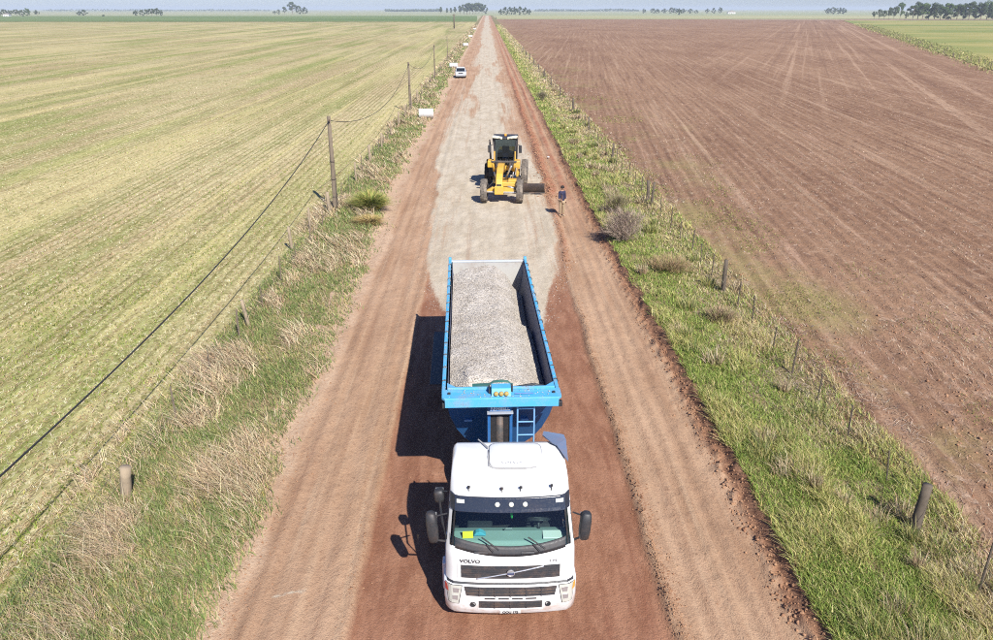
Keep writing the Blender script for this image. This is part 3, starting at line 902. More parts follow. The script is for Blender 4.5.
for s in (-1, 1):
    x = s * 0.71
    m = MB().at((x, fs(x, 0.555, 0.004), 0.555), (R(90), 0, 0)); m.lathe([(-0.01, 0.055), (0.012, 0.055), (0.012, 0.042), (-0.004, 0.036), (0.0, 0.004)], 'z', 18)
    m.build('fog_lamp', BLACKP, truck)
    xa, xb = s * 0.955, s * 1.195
    q = []
    for (x, z) in ((s * 0.99, 0.56), (s * 1.17, 0.58), (s * 1.22, 0.955), (s * 0.92, 0.955)):
        q.append((x, z))
    def patch(q, off, th, name, mat, parent, nn=6):
        m = MB(); V = []
        for layer in (off, off - th):
            for k in range(nn + 1):
                for i in range(nn + 1):
                    a = i / nn; b = k / nn
                    x = (q[0][0] * (1 - a) + q[1][0] * a) * (1 - b) + (q[3][0] * (1 - a) + q[2][0] * a) * b
                    z = (q[0][1] * (1 - a) + q[1][1] * a) * (1 - b) + (q[3][1] * (1 - a) + q[2][1] * a) * b
                    V.append((x, fs(x, z, layer), z))
        W = nn + 1; N = W * W; F = []
        for k in range(nn):
            for i in range(nn):
                a = k * W + i; F += [(a, a + 1, a + W + 1, a + W), (N + a, N + a + W, N + a + W + 1, N + a + 1)]
        for i in range(nn):
            F += [(i, N + i, N + i + 1, i + 1), (nn * W + i, nn * W + i + 1, N + nn * W + i + 1, N + nn * W + i)]
            F += [(i * W, i * W + W, N + i * W + W, N + i * W), (i * W + nn, N + i * W + nn, N + i * W + W + nn, i * W + W + nn)]
        return m.add(V, F).build(name, mat, parent, smooth=False)
    patch([(q[0][0] - s * 0.012, q[0][1] - 0.012), (q[1][0] + s * 0.008, q[1][1] - 0.012), (q[2][0] + s * 0.008, q[2][1] + 0.010), (q[3][0] - s * 0.014, q[3][1] + 0.010)], 0.006, 0.012, 'headlight_surround', GRILLE, truck)
    hl = patch(q, 0.010, 0.015, 'headlight', LENS, truck)
    patch([(s * 1.00, 0.64), (s * 1.10, 0.65), (s * 1.10, 0.74), (s * 0.99, 0.74)], 0.014, 0.006, 'lamp_bowl', SILVER, hl, 3)
    patch([(s * 0.985, 0.80), (s * 1.08, 0.80), (s * 1.09, 0.90), (s * 0.96, 0.90)], 0.014, 0.006, 'lamp_bowl', SILVER, hl, 3)
    patch([(s * 1.175, 0.80), (s * 1.235, 0.80), (s * 1.245, 0.93), (s * 1.20, 0.93)], 0.014, 0.02, 'indicator', AMBER if s > 0 else REDL, truck, 3)
pl = fpanel(-0.20, 0.20, 0.335, 0.405, 0.012, 0.012, nx=6).build('number_plate', paint('plate_white', (0.6, 0.6, 0.58, 1), 0.5), truck)
text('plate_lettering', 'OOU 175', 0.072, CHAR, pl, (0, fs(0, 0.37, 0.018), 0.368), (R(94), 0, 0), bold=0.002)
# mirrors
for s, loc, sz in ((-1, (-1.46, 0.34, 2.07), (0.105, 0.11, 0.31)), (1, (1.40, 0.34, 2.07), (0.105, 0.11, 0.28)), (-1, (-1.36, 1.10, 2.26), (0.10, 0.10, 0.13))):
    m = MB().at(loc, (R(-6), R(-6) * -s, 0))
    rg = []
    for (t, k) in ((-1, 0.55), (-0.86, 0.86), (-0.4, 1.0), (0.4, 1.0), (0.86, 0.86), (1, 0.55)):
        rg.append([(sz[0] * k * math.copysign(abs(math.cos(a)) ** 0.5, math.cos(a)), sz[1] * k * math.copysign(abs(math.sin(a)) ** 0.6, math.sin(a)), sz[2] * t) for a in [2 * math.pi * i / 16 for i in range(16)]])
    mr = m.loft(rg).build('mirror', BLACKP, truck, smooth=True)
    bx = s * 1.19
    MB().tube([(bx, 0.45, 1.66), (loc[0] * 0.93, 0.38, loc[2] - sz[2] - 0.02), (loc[0], loc[1], loc[2] - sz[2] * 0.6)], 0.022, 8).build('mirror_arm', BLACKP, mr)
    MB().tube([(bx, 0.55 if loc[1] < 1 else 1.0, loc[2] + 0.15), (loc[0], loc[1], loc[2] + sz[2] * 0.7)], 0.016, 8).build('mirror_arm', BLACKP, mr)
    MB().at(loc).box(-sz[0] * 0.8, sz[0] * 0.8, sz[1] * 0.98, sz[1] * 1.06, -sz[2] * 0.8, sz[2] * 0.8).build('mirror_glass', SILVER, mr)
# inside the cab
DASH = paint('grey_dashboard', rgb(164, 186, 182), 0.6, dirt=0.35, dirtcol=rgb(170, 190, 186), scale=5)
DKIN = paint('dark_cab_interior', (0.018, 0.02, 0.024, 1), 0.8, dirt=0.1)
BLIN = paint('blue_curtain', (0.02, 0.045, 0.13, 1), 0.9, dirt=0.1)
m = MB().prism([(0.30, 1.45), (0.28, 1.66), (0.34, 1.735), (0.62, 1.77), (0.80, 1.72), (0.84, 1.45)], 'x', -1.08, 1.08); m.build('dashboard', DASH, truck, bevel=0.03)
MB().box(-1.14, 1.14, 0.40, 2.0, 1.10, 1.16).build('cab_floor', DKIN, truck)
MB().box(-1.10, 1.10, 1.93, 1.97, 1.16, 2.60).build('cab_back_wall', DKIN, truck)
MB().box(-1.05, -0.55, 1.86, 1.92, 1.3, 2.5).build('bunk_curtain', BLIN, truck, bevel=0.02)
for x in (-0.58, 0.58):
    st = MB().box(x - 0.25, x + 0.25, 0.98, 1.45, 1.2, 1.62).build('seat', DKIN, truck, bevel=0.05)
    MB().at((x, 1.45, 1.6), (R(-10), 0, 0)).box(-0.24, 0.24, -0.06, 0.07, 0, 0.62).build('seat_back', DKIN, st, bevel=0.05)
m = MB().at((0.56, 0.80, 1.90), (R(-28), 0, 0))
for i in range(20):
    a, b = 2 * math.pi * i / 20, 2 * math.pi * (i + 1) / 20
    m.tube([(0.22 * math.cos(a), 0.22 * math.sin(a), 0), (0.22 * math.cos(b), 0.22 * math.sin(b), 0)], 0.016, 6, cap=False)
m.tube([(-0.2, 0, 0), (0.2, 0, 0)], 0.02, 6); m.tube([(0, 0, 0), (0, 0, -0.25)], 0.03, 6)
m.build('steering_wheel', BLACKP, truck, smooth=True)
MB().at((-0.80, 0.43, 1.80), (R(-20), 0, R(3))).box(-0.10, 0.10, -0.006, 0.006, -0.05, 0.085).build('yellow_card', paint('yellow_card_print', (0.78, 0.66, 0.02, 1), 0.6, dirt=0.05), truck)
MB().at((-0.58, 0.5, 1.80)).prism([(-0.12, -0.03), (0.13, -0.03), (0.07, 0.03), (0.0, 0.06), (-0.07, 0.035)], 'y', -0.05, 0.08).build('rag', paint('blue_rag', (0.08, 0.38, 0.5, 1), 0.9), truck, bevel=0.015)
MB().at((0.02, 0.66, 2.15)).tube([(0, 0, 0.2), (0.01, 0, 0.02), (0.02, 0, -0.12)], [0.01, 0.03, 0.018], 6).build('green_pennant', paint('green_cloth', (0.02, 0.30, 0.06, 1), 0.9, dirt=0.05), truck)
MB().box(0.62, 0.98, 0.36, 0.60, 1.755, 1.79).build('papers', paint('paper_white', (0.7, 0.72, 0.7, 1), 0.8, dirt=0.1), truck, bevel=0.01)
MB().at((-0.02, 0.58, 1.82), (R(30), 0, 0)).prism([(-0.09, 0), (0.09, 0), (0.06, 0.06), (-0.06, 0.06)], 'y', -0.01, 0.01).build('instrument_badge', SILVER, truck)
# lower body, chassis, wheels
for s in (-1, 1):
    MB().box(s * 1.22 - 0.09, s * 1.22 + 0.02, 0.63, 0.86, 0.40, 1.015).build('cab_step', WHITE, truck, bevel=0.02)
    m = MB()
    arch = [(0.86 + 0.0, 0.62)] + [(1.36 + 0.58 * math.cos(a), 0.52 + 0.60 * math.sin(a)) for a in [R(175 - i * 17) for i in range(10)]] + [(2.0, 0.62), (2.0, 1.015), (0.86, 1.015)]
    m.prism(arch, 'x', s * 1.22 - 0.05, s * 1.22 + 0.015).build('wheel_arch', WHITE, truck)
    MB().box(s * 0.43 - 0.05, s * 0.43 + 0.05, 0.6, 5.6, 0.72, 0.98).build('chassis_rail', STEEL, truck)
    add_wheel(truck, s * 1.05, 1.36, 0.50, 0.30, s)
    add_wheel(truck, s * 0.98, 4.75, 0.50, 0.27, s, dual=True)
    MB().at((s * 0.92, 3.05, 0.72)).lathe([(-0.62, 0.02), (-0.62, 0.27), (-0.58, 0.30), (0.58, 0.30), (0.62, 0.27), (0.62, 0.02)], 'y', 24).build('fuel_tank', RIMM, truck, smooth=False)
    0 and MB().prism([(4.75 + 0.60 * math.cos(a), 0.50 + 0.60 * math.sin(a)) for a in [R(165 - 15 * i) for i in range(11)]] + [(4.75 + 0.57 * math.cos(a), 0.50 + 0.57 * math.sin(a)) for a in [R(15 + 15 * i) for i in range(11)]], 'x', s * 1.12 - 0.52, s * 1.12).build('mudguard', BLACKP, truck)
MB().box(-1.15, 1.15, 0.62, 1.98, 0.98, 1.015).build('engine_cover', STEEL, truck)
MB().box(-0.5, 0.5, 4.2, 5.2, 1.0, 1.13).build('fifth_wheel', STEEL, truck, bevel=0.03)
MB().tube([(-0.55, 2.35, 0.9), (-0.55, 2.35, 2.1), (-0.55, 2.5, 2.3)], 0.09, 12).build('air_intake', paint('pale_green_canister', rgb(150, 165, 145), 0.6), truck, smooth=True)

# ------------------------------------------------------------------ blue tipping trailer
LY = 10.2
LINERD = paint('shaded_worn_blue_liner', rgb(86, 100, 132), 0.6, dirt=0.5, dirtcol=rgb(140, 122, 118), scale=1.0)  # worn blue paint, darkened so the inner walls' shade is in the colour
trailer = thing('tipper_trailer', 'sky blue tipping trailer with tapered hull behind the white truck', 'trailer', (0.285, 15.15, 0.0), R(1.64))
TOP = 3.32
def section(t, w0=1.215, z1=TOP - 0.06):
    """Half hull section from the rim down to the keel: a tub that narrows to a rounded floor."""
    out = []
    for (x, z) in ((w0, z1), (1.20, 2.9), (1.13, 2.4), (0.99, 1.9), (0.80, 1.52), (0.60, 1.28), (0.4, 1.17), (0.0, 1.15)):
        out.append((x - t if x > t else 0.0, z + (t if x < 0.85 else 0)))
    return out
def ring_at(y, t=0.0, zoff=0.0):
    h = section(t)
    rake = 0.62 * max(0.0, 1 - (y - 0.42) / 3.0)            # the bow slopes back towards the floor
    pts = [(x, y + rake * (TOP - z), z) for x, z in h] + [(-x, y + rake * (TOP - z), z) for x, z in h[::-1][1:]]
    return pts
Y0, Y1 = 0.42, LY
outer = MB().loft([ring_at(y) for y in np.linspace(Y0, Y1, 8)], cap=False, closed=False)
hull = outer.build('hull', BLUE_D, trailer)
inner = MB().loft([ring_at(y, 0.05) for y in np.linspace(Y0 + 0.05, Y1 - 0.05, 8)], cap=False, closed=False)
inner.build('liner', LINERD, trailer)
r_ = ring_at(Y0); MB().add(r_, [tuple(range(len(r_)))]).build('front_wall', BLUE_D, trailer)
r_ = ring_at(Y0 + 0.05, 0.05); MB().add(r_, [tuple(range(len(r_)))]).build('front_wall_liner', LINER, trailer)
# tailgate
r_ = ring_at(Y1); rr = ring_at(Y1 - 0.06, 0.03); k = len(r_)
tg = MB().add(r_ + rr, [tuple(range(k)), tuple(range(2 * k - 1, k - 1, -1))]).build('tailgate', paint('worn_white_tailgate', rgb(206, 204, 198), 0.5, dirt=0.7, dirtcol=rgb(160, 132, 112), scale=1.2), trailer)
MB().box(-1.235, 1.235, Y1 - 0.07, Y1 + 0.05, TOP - 0.12, TOP - 0.055).build('tailgate_rail', paint('worn_pale_rail', rgb(214, 220, 222), 0.5, dirt=0.4), trailer, bevel=0.015)
for s in (-1, 1):
    MB().box(s * 1.235 - 0.055, s * 1.235 + 0.04, Y1 - 0.10, Y1 + 0.06, TOP - 0.30, TOP + 0.05).build('rear_post', BLUE, trailer, bevel=0.02)
    # rim rail: a square tube with a top flange
    MB().box(s * 1.235 - 0.05, s * 1.235 + 0.03, 0.30, Y1 - 0.10, TOP - 0.16, TOP).build('rim_rail', BLUE, trailer, bevel=0.012)
    for i in range(13):
        y = 0.9 + i * 0.72
        MB().tube([(s * 1.272, y, TOP - 0.08), (s * 1.28, y, TOP - 0.02), (s * 1.272, y + 0.01, TOP + 0.01), (s * 1.24, y + 0.02, TOP + 0.018), (s * 1.20, y + 0.02, TOP + 0.012)], 0.014, 6).build('tarp_hook', BLACKP, trailer)
    for i in range(7):
        y = 3.5 + i * 1.05
        h = section(0.0)
        m = MB()
        P = [(s * x, z) for x, z in h[:5]]; Q = [(s * (x + 0.06), z) for x, z in h[:5]]
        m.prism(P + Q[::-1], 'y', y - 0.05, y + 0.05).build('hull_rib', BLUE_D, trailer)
# front platform with chamfered corners and turned-down lip
def plate(poly, z0, z1, name, mat, bevel=0.0):
    return MB().prism(poly, 'z', z0, z1).build(name, mat, trailer, bevel=bevel)
plate([(-1.22, 0.02), (1.22, 0.02), (1.275, 0.09), (1.275, 0.46), (-1.275, 0.46), (-1.275, 0.09)], TOP - 0.045, TOP + 0.012, 'front_platform', BLUE, 0.008)
MB().box(-1.21, 1.21, 0.0, 0.03, TOP - 0.20, TOP + 0.004).build('front_lip', BLUE, trailer, bevel=0.008)
MB().box(-1.16, 1.16, 0.40, 0.46, TOP + 0.012, TOP + 0.075).build('inner_lip', BLUE, trailer, bevel=0.01)
for s in (-1, 1):
    plate([(s * 1.17, 0.46), (s * 0.86, 0.46), (s * 1.17, 0.80)], TOP - 0.04, TOP + 0.006, 'corner_gusset', BLUE)
    MB().box(s * 1.12 - 0.03, s * 1.12 + 0.03, 0.20, 0.26, TOP + 0.012, TOP + 0.045).build('platform_bolt', BLACKP, trailer)
    MB().box(s * 1.24 - 0.03, s * 1.24 + 0.05, 0.05, 0.16, TOP - 0.24, TOP - 0.12).build('front_lug', BLACKP, trailer, bevel=0.01)
MB().prism([(0.08, TOP + 0.01), (0.44, TOP + 0.01), (0.44, TOP + 0.15), (0.20, TOP + 0.15)], 'x', -0.22, 0.20).build('ram_housing', BLUE, trailer, bevel=0.012)
MB().box(0.215, 0.245, 0.28, 0.42, TOP + 0.012, TOP + 0.14).build('housing_bracket', BLACKP, trailer)
MB().box(-0.275, -0.245, 0.22, 0.40, TOP + 0.012, TOP + 0.14).build('housing_bracket', BLACKP, trailer)
OCH = paint('ochre_lens', rgb(188, 166, 92), 0.35)
for x in (-0.12, -0.01, 0.10):
    m = MB().at((x, 0.085, TOP + 0.075), (R(75), 0, 0)); m.lathe([(-0.03, 0.05), (0.02, 0.05), (0.035, 0.035), (0.04, 0.004)], 'z', 16)
    m.build('round_lamp', OCH, trailer)
MB().tube([(0.28, 0.17, TOP + 0.035), (0.68, 0.17, TOP + 0.035)], 0.013, 6).build('platform_rod', BLUE_D, trailer)
# ram well, sign plate and ladder on the front
WELL = paint('ram_well_black', (0.012, 0.012, 0.014, 1), 0.7, dirt=0.1)
MB().box(-0.24, 0.18, 0.30, 0.75, 1.35, TOP - 0.30).build('ram_well', WELL, trailer)
for x in (-0.27, 0.21):
    MB().box(x - 0.03, x + 0.03, 0.25, 0.78, 1.25, TOP - 0.30).build('well_cheek', BLUE_D, trailer)
MB().tube([(-0.03, 0.36, 1.0), (-0.03, 0.36, TOP - 0.35)], [0.11, 0.09], 16).build('hydraulic_ram', STEEL, trailer, smooth=True)
sp = MB().box(-0.26, 0.20, 0.19, 0.22, TOP - 0.40, TOP - 0.27).build('maker_plate', paint('blue_plate', (0.03, 0.15, 0.36, 1), 0.4), trailer)
text('plate_lettering', 'REMBELL', 0.105, paint('white_lettering', (0.75, 0.76, 0.76, 1), 0.5, dirt=0.1), sp, (-0.03, 0.182, TOP - 0.335), (R(90), 0, 0), bold=0.003)
MB().box(-0.31, 0.25, 0.13, 0.25, TOP - 0.44, TOP - 0.405).build('plate_shelf', paint('pale_steel_shelf', rgb(190, 200, 212), 0.5), trailer)
PALEB = paint('ladder_blue', (0.16, 0.36, 0.62, 1), 0.4, dirt=0.2)
for x in (0.34, 0.70):
    MB().tube([(x, 0.15, 1.2), (x, 0.15, TOP - 0.10)], 0.020, 8).build('ladder_rail', PALEB, trailer)
for i in range(6):
    z = 1.4 + i * 0.32
    MB().tube([(0.34, 0.15, z), (0.70, 0.15, z)], 0.016, 8).build('ladder_rung', PALEB, trailer)
for x in (-0.72, 0.56):
    MB().box(x - 0.09, x + 0.09, 1.00, 1.06, 2.25, 2.29).build('wall_cleat', PALEB, trailer)
# inside: cross beam with a green sheet caught on it, at the front of the load
GRN = paint('dull_green_sheet', rgb(60, 128, 116), 0.8, dirt=0.3)
pts = []
m = MB()
G = [(-0.62, 0.0), (-0.45, 0.05), (-0.25, 0.08), (-0.18, 0.15), (0.0, 0.17), (0.16, 0.15), (0.22, 0.06), (0.27, 0.0)]
rg = [[(x, 0.50 + dy, TOP - 0.02 + z * k) for x, z in G] for dy, k in ((0, 1.0), (0.08, 1.15), (0.2, 0.7), (0.3, 0.1))]
m.loft(rg, cap=False, closed=False).build('green_sheet', GRN, trailer, smooth=True)
MB().tube([(0.28, 0.56, TOP - 0.01), (0.72, 0.62, TOP + 0.03), (0.98, 0.60, TOP - 0.02)], 0.03, 8).build('rolled_tarp', BLACKP, trailer, smooth=True)
# running gear
for s in (-1, 1):
    MB().box(s * 0.45 - 0.06, s * 0.45 + 0.06, 0.6, Y1 - 0.1, 0.86, 1.12).build('chassis_rail', STEEL, trailer)
    for y in (6.0, 7.3, 8.6):
        add_wheel(trailer, s * 1.06, y, 0.50, 0.27, s, dual=True)
    MB().box(s * 1.18 - 0.62, s * 1.18 + 0.04, 5.35, 9.3, 1.07, 1.10).build('mudguard', BLACKP, trailer, bevel=0.01)
    MB().box(s * 0.62 - 0.06, s * 0.62 + 0.06, 3.0, 3.12, 0.22, 1.0).build('landing_leg', STEEL, trailer)
    MB().box(s * 0.9 - 0.2, s * 0.9 + 0.2, Y1 - 0.06, Y1, 0.78, 0.92).build('tail_lamp', REDL, trailer)
for y in (6.0, 7.3, 8.6):
    MB().tube([(-0.95, y, 0.5), (0.95, y, 0.5)], 0.07, 10).build('axle', STEEL, trailer)
MB().box(-1.2, 1.2, Y1 - 0.14, Y1 - 0.06, 0.48, 0.60).build('rear_bumper', STEEL, trailer)

# ------------------------------------------------------------------ the load of crushed stone
def load_z(X, Y):
    u = (Y - 0.5) / 9.6
    crown = 3.20 + 0.07 * np.sin(u * 7.0 + 0.6) + 0.11 * fbm(X * 0.9, Y * 0.55, 101, 3)
    xc = -0.22
    side = np.where(X > xc, 0.70 * np.clip(X - xc - 0.40, 0, 9) ** 1.2, 0.20 * np.clip(xc - X - 0.35, 0, 9) ** 1.4)
    front = 0.75 * np.clip(1.25 - Y, 0, 9) ** 1.3
    frontl = 0.8 * np.clip(2.6 - Y, 0, 9) * np.clip(-X - 0.72 + 0.05 * fbm(Y * 2, X, 5, 2), 0, 1)
    back = 0.95 * np.clip(Y - 9.55 + 0.5 * np.abs(X) ** 1.5, 0, 9) ** 1.2
    notch = 0.22 * sst(0.55, 0.85, X) * sst(5.6, 5.9, Y)
    return crown - side - front - frontl - back - notch + 0.02 * fbm(X * 3, Y * 3, 103, 3)
xs = np.linspace(-1.13, 1.13, 90); ys = np.linspace(0.48, LY - 0.08, 320)
gx, gy_ = np.meshgrid(xs, ys)
gzv = np.maximum(load_z(gx, gy_) + 0.014 * fbm(gx * 14, gy_ * 14, 104, 3), 1.9)
gy_ = np.maximum(gy_, 0.52 + 0.60 * (TOP - gzv))            # the stones stop at the sloping bow
hx_ = np.interp(gzv, [1.2, 1.52, 1.9, 2.4, 2.9, 3.3], [0.5, 0.73, 0.92, 1.06, 1.13, 1.14])
gx = np.clip(gx, -hx_, hx_)
idx = np.arange(gx.size).reshape(gx.shape)
F = np.stack([idx[:-1, :-1], idx[:-1, 1:], idx[1:, 1:], idx[1:, :-1]], -1).reshape(-1, 4)
def mat_gravel():
    t = NT('crushed_stone')
    n1 = t.noise(1.3, 4, 0.6); v = t.voro(30, 'Color'); f = t.noise(40, 3, 0.7)
    c = t.mix(t.ramp(n1, 0.35, 0.65), rgb(220, 209, 194), rgb(238, 229, 216))
    c = t.mix(t.ramp(f, 0.5, 0.72, 0, 0.4), c, rgb(160, 146, 136))
    c = t.mix(t.math('MULTIPLY', t.ramp(t.n_sep(v, 0), 0.55, 1.0), 0.35), c, rgb(164, 154, 144))
    c = t.mix(t.math('MULTIPLY', t.ramp(t.n_sep(v, 0), 0.45, 0.0), 0.35), c, rgb(246, 240, 232))
    t.bump(t.math('ADD', f, t.voro(30)), 0.9, 0.03)
    return t.fin(c, 0.95, 0.1)
MG = mat_gravel()
tm = trailer.matrix_basis.copy()
tmn = np.array(Matrix.Translation(trailer.location) @ trailer.rotation_euler.to_matrix().to_4x4())
def to_world(P):
    return P @ tmn[:3, :3].T + tmn[:3, 3]
LV = [to_world(np.stack([gx, gy_, gzv], -1).reshape(-1, 3))]; LF4 = [F]
# loose stones on the heap
ICO = np.array([(1, 0, 0), (-1, 0, 0), (0, 1, 0), (0, -1, 0), (0, 0, 1), (0, 0, -1)], float)
ICF = np.array([(0, 2, 4), (2, 1, 4), (1, 3, 4), (3, 0, 4), (2, 0, 5), (1, 2, 5), (3, 1, 5), (0, 3, 5)])
def lumps(P, size, rng, flat=0.7):
    n = len(P)
    V = ICO[None] * size[:, None, None] * (0.65 + 0.7 * rng.random((n, 6, 1))) * np.array([1, 1, flat])
    V = V + rng.normal(0, 1, (n, 6, 3)) * size[:, None, None] * 0.12
    a = rng.random(n) * 6.28
    c, s = np.cos(a), np.sin(a)
    x = V[..., 0] * c[:, None] - V[..., 1] * s[:, None]; y = V[..., 0] * s[:, None] + V[..., 1] * c[:, None]
    V = np.stack([x, y, V[..., 2]], -1) + P[:, None, :]
    F = (np.arange(n) * 6)[:, None, None] + ICF[None]
    return V.reshape(-1, 3), F.reshape(-1, 3)
nst = 17000
sx = RNG.uniform(-1.1, 1.1, nst); sy = RNG.uniform(0.5, LY - 0.15, nst)
sz_ = load_z(sx, sy)
k_ = (sy > 0.56 + 0.60 * (TOP - sz_)) & (np.abs(sx) < np.interp(sz_, [1.2, 1.52, 1.9, 2.4, 2.9, 3.3], [0.48, 0.70, 0.90, 1.04, 1.11, 1.12]))
sx, sy, sz_ = sx[k_], sy[k_], sz_[k_]; nst = len(sx)
SV, SF = lumps(to_world(np.stack([sx, sy, sz_ + 0.004], -1)), RNG.uniform(0.008, 0.022, nst), RNG, 0.55)
# spilled stones on the platform and rails
ne = 260
ex = np.concatenate([RNG.uniform(-1.15, 1.15, 90), np.where(RNG.random(ne - 90) < 0.6, -1.225, 1.225) + RNG.normal(0, 0.015, ne - 90)])
ey = np.concatenate([RNG.uniform(0.06, 0.44, 90), RNG.uniform(0.5, LY - 0.2, ne - 90)])
EV, EF = lumps(to_world(np.stack([ex, ey, np.where(np.arange(ne) < 90, TOP + 0.018, TOP + 0.008)], -1)), RNG.uniform(0.007, 0.018, ne), RNG)
SF = np.concatenate([SF, EF + len(SV)]); SV = np.concatenate([SV, EV])
gl = mesh_np('gravel_load', np.concatenate([LV[0], SV]), [F, SF + len(LV[0])], MG)
stuff(gl, 'heap of pale crushed stone filling the blue trailer', 'gravel')

# ------------------------------------------------------------------ grass and stubble (nobody could count it)
def mat_leaf(name='grass_blades', trans=0.35):
    t = NT(name)
    c = t.attr('tint', 'Color')
    t.put(t.b.inputs['Base Color'], c)
    t.b.inputs['Roughness'].default_value = 0.7
    t.b.inputs['Specular IOR Level'].default_value = 0.25
    if trans:
        tr = t.n.new('ShaderNodeBsdfTranslucent')
        t.l.new(c, tr.inputs[0])
        mx = t.n.new('ShaderNodeMixShader'); mx.inputs[0].default_value = trans
        t.l.new(t.b.outputs[0], mx.inputs[1]); t.l.new(tr.outputs[0], mx.inputs[2])
        t.l.new(mx.outputs[0], t.out.inputs[0])
    return t.m
GRASSM = mat_leaf()
DRYM = mat_leaf('dry_stalks', 0.2)

def ysample(n, y0, y1, a, rng=RNG):
    u = rng.random(n)
    p = 1 - a
    return (y0 ** p + u * (y1 ** p - y0 ** p)) ** (1 / p)

def blades(B, h, lean, w, col, droop=0.35, rng=RNG, tipz=None):
    """B (n,3) roots, h heights, lean (n,2) sideways travel of the tip, w widths, col (n,3)."""
    n = len(B)
    a = rng.random(n) * 6.283
    px = np.stack([np.cos(a), np.sin(a), np.zeros(n)], -1) * (w * 0.5)[:, None]
    L = np.concatenate([lean, np.zeros((n, 1))], 1)
    up = np.zeros((n, 3)); up[:, 2] = h
    mid = B + L * droop + up * 0.6
    tip = B + L + up * ((1.0 - 0.12 * droop) if tipz is None else tipz)
    V = np.stack([B - px, B + px, mid - px * 0.8, mid + px * 0.8, tip], 1).reshape(-1, 3)
    k = np.arange(n) * 5
    Q = np.stack([k, k + 1, k + 3, k + 2], -1); T = np.stack([k + 2, k + 3, k + 4], -1)
    return V, Q, T, np.repeat(col, 5, 0)

def pal(cols, n, rng=RNG, var=0.18, pick=None):
    P = np.array([rgb(*c)[:3] for c in cols])
    i = rng.integers(0, len(cols), n) if pick is None else pick
    c = P[i] * (1 + var * rng.normal(0, 1, (n, 1))) * (1 + 0.05 * rng.normal(0, 1, (n, 3)))
    return np.clip(c, 0.01, 0.8)

def join_blades(name, parts, mat, label, cat):
    V = []; Q = []; T = []; C = []; k = 0
    for v, q, t, c in parts:
        V.append(v); Q.append(q + k); T.append(t + k); C.append(c); k += len(v)
    o = mesh_np(name, np.concatenate(V), [np.concatenate(Q), np.concatenate(T)], mat, colors=np.concatenate(C))
    return stuff(o, label, cat)

def scatter(n, y0, y1, a, xf, keep):
    Y = ysample(n, y0, y1, a)
    lo, hi = xf(Y)
    X = lo + (hi - lo) * RNG.random(n)
    k = RNG.random(n) < keep(X, Y)
    X, Y = X[k], Y[k]
    return X, Y, ground_z(X, Y)

def wid(w, Y):
    return np.maximum(w, 0.0008 * Y)

GREENS = [(142, 164, 92), (162, 178, 106), (126, 150, 82), (176, 186, 120), (150, 162, 100)]
YELLOWS = [(206, 198, 124), (220, 206, 142), (190, 188, 110), (226, 214, 156)]
DRIES = [(226, 204, 164), (236, 216, 180), (208, 182, 144), (242, 226, 190), (218, 194, 156), (194, 166, 132)]

def left_grassy(X, Y):      # how far the grass reaches towards the road
    e = edge_l(Y) - 0.12 + 0.55 * fbm(X * 0.6, Y * 0.35, 201, 5) - 0.35 * sst(20, 45, Y)
    bare = sst(0.18, 0.40, fbm(X * 0.33, Y * 0.16, 202, 4)) * sst(-8.2, -6.6, X)
    return (sst(0.30, -0.25, X - e) + 0.10 * (X < e + 0.9) * (fbm(X * 1.3, Y * 1.1, 209, 3) > 0.28)) * (1 - 0.85 * bare)
def dry_left(X, Y):
    d = fbm(X * 0.75, Y * 0.34, 203, 4)
    return np.clip(sst(-0.05, 0.38, d + 0.26 * sst(-6.8, -8.7, X) - 0.12), 0, 1)

X, Y, Z = scatter(150000, 9.5, 500, 1.7, lambda Y: (np.full_like(Y, FENCE_L - 0.7), edge_l(Y) + 0.5), lambda X, Y: left_grassy(X, Y) * (1 - 0.35 * dry_left(X, Y)) * (0.35 + 0.65 * sst(-0.5, 0.1, fbm(X * 1.4, Y * 1.1, 204, 3))))
n = len(X)
h = RNG.uniform(0.08, 0.26, n) * (0.75 + 0.6 * vn(X * 0.8, Y * 0.6, 205))
ln = np.stack([RNG.normal(-0.08, 0.10, n), RNG.normal(0.02, 0.10, n)], -1)
yel = RNG.random(n) < 0.24 + 0.35 * (fbm(X * 0.6, Y * 0.4, 206, 3) > 0.15)
pk = np.where(yel, RNG.integers(5, 15, n), RNG.integers(0, 5, n))
pg = blades(np.stack([X, Y, Z - 0.01], -1), h, ln, wid(RNG.uniform(0.010, 0.022, n), Y), pal(GREENS + YELLOWS + DRIES, n, pick=pk))
join_blades('verge_grass', [pg], GRASSM, 'short green grass on the left verge beside the road', 'grass')

X, Y, Z = scatter(130000, 9.5, 620, 1.6, lambda Y: (np.full_like(Y, FENCE_L - 1.1), edge_l(Y)), lambda X, Y: left_grassy(X, Y) * dry_left(X, Y) * (0.12 + 0.88 * sst(-0.25, 0.3, fbm(X * 1.6, Y * 1.0, 207, 3))) * (1 - 0.5 * sst(-8.9, -9.8, X)))
n = len(X)
h = RNG.uniform(0.22, 0.70, n) * (0.5 + 0.65 * dry_left(X, Y))
swirl = 0.5 * fbm(X * 0.5, Y * 0.4, 208, 2)
ln = np.stack([-h * RNG.normal(0.55, 0.55, n), h * (RNG.normal(0.05, 0.5, n) + 1.3 * swirl)], -1)
pd = blades(np.stack([X, Y, Z - 0.01], -1), h * 0.82, ln, wid(RNG.uniform(0.005, 0.011, n), Y), pal(DRIES, n), droop=0.42)
join_blades('dry_grass', [pd], DRYM, 'tall dry tan grass leaning along the left fence', 'grass')

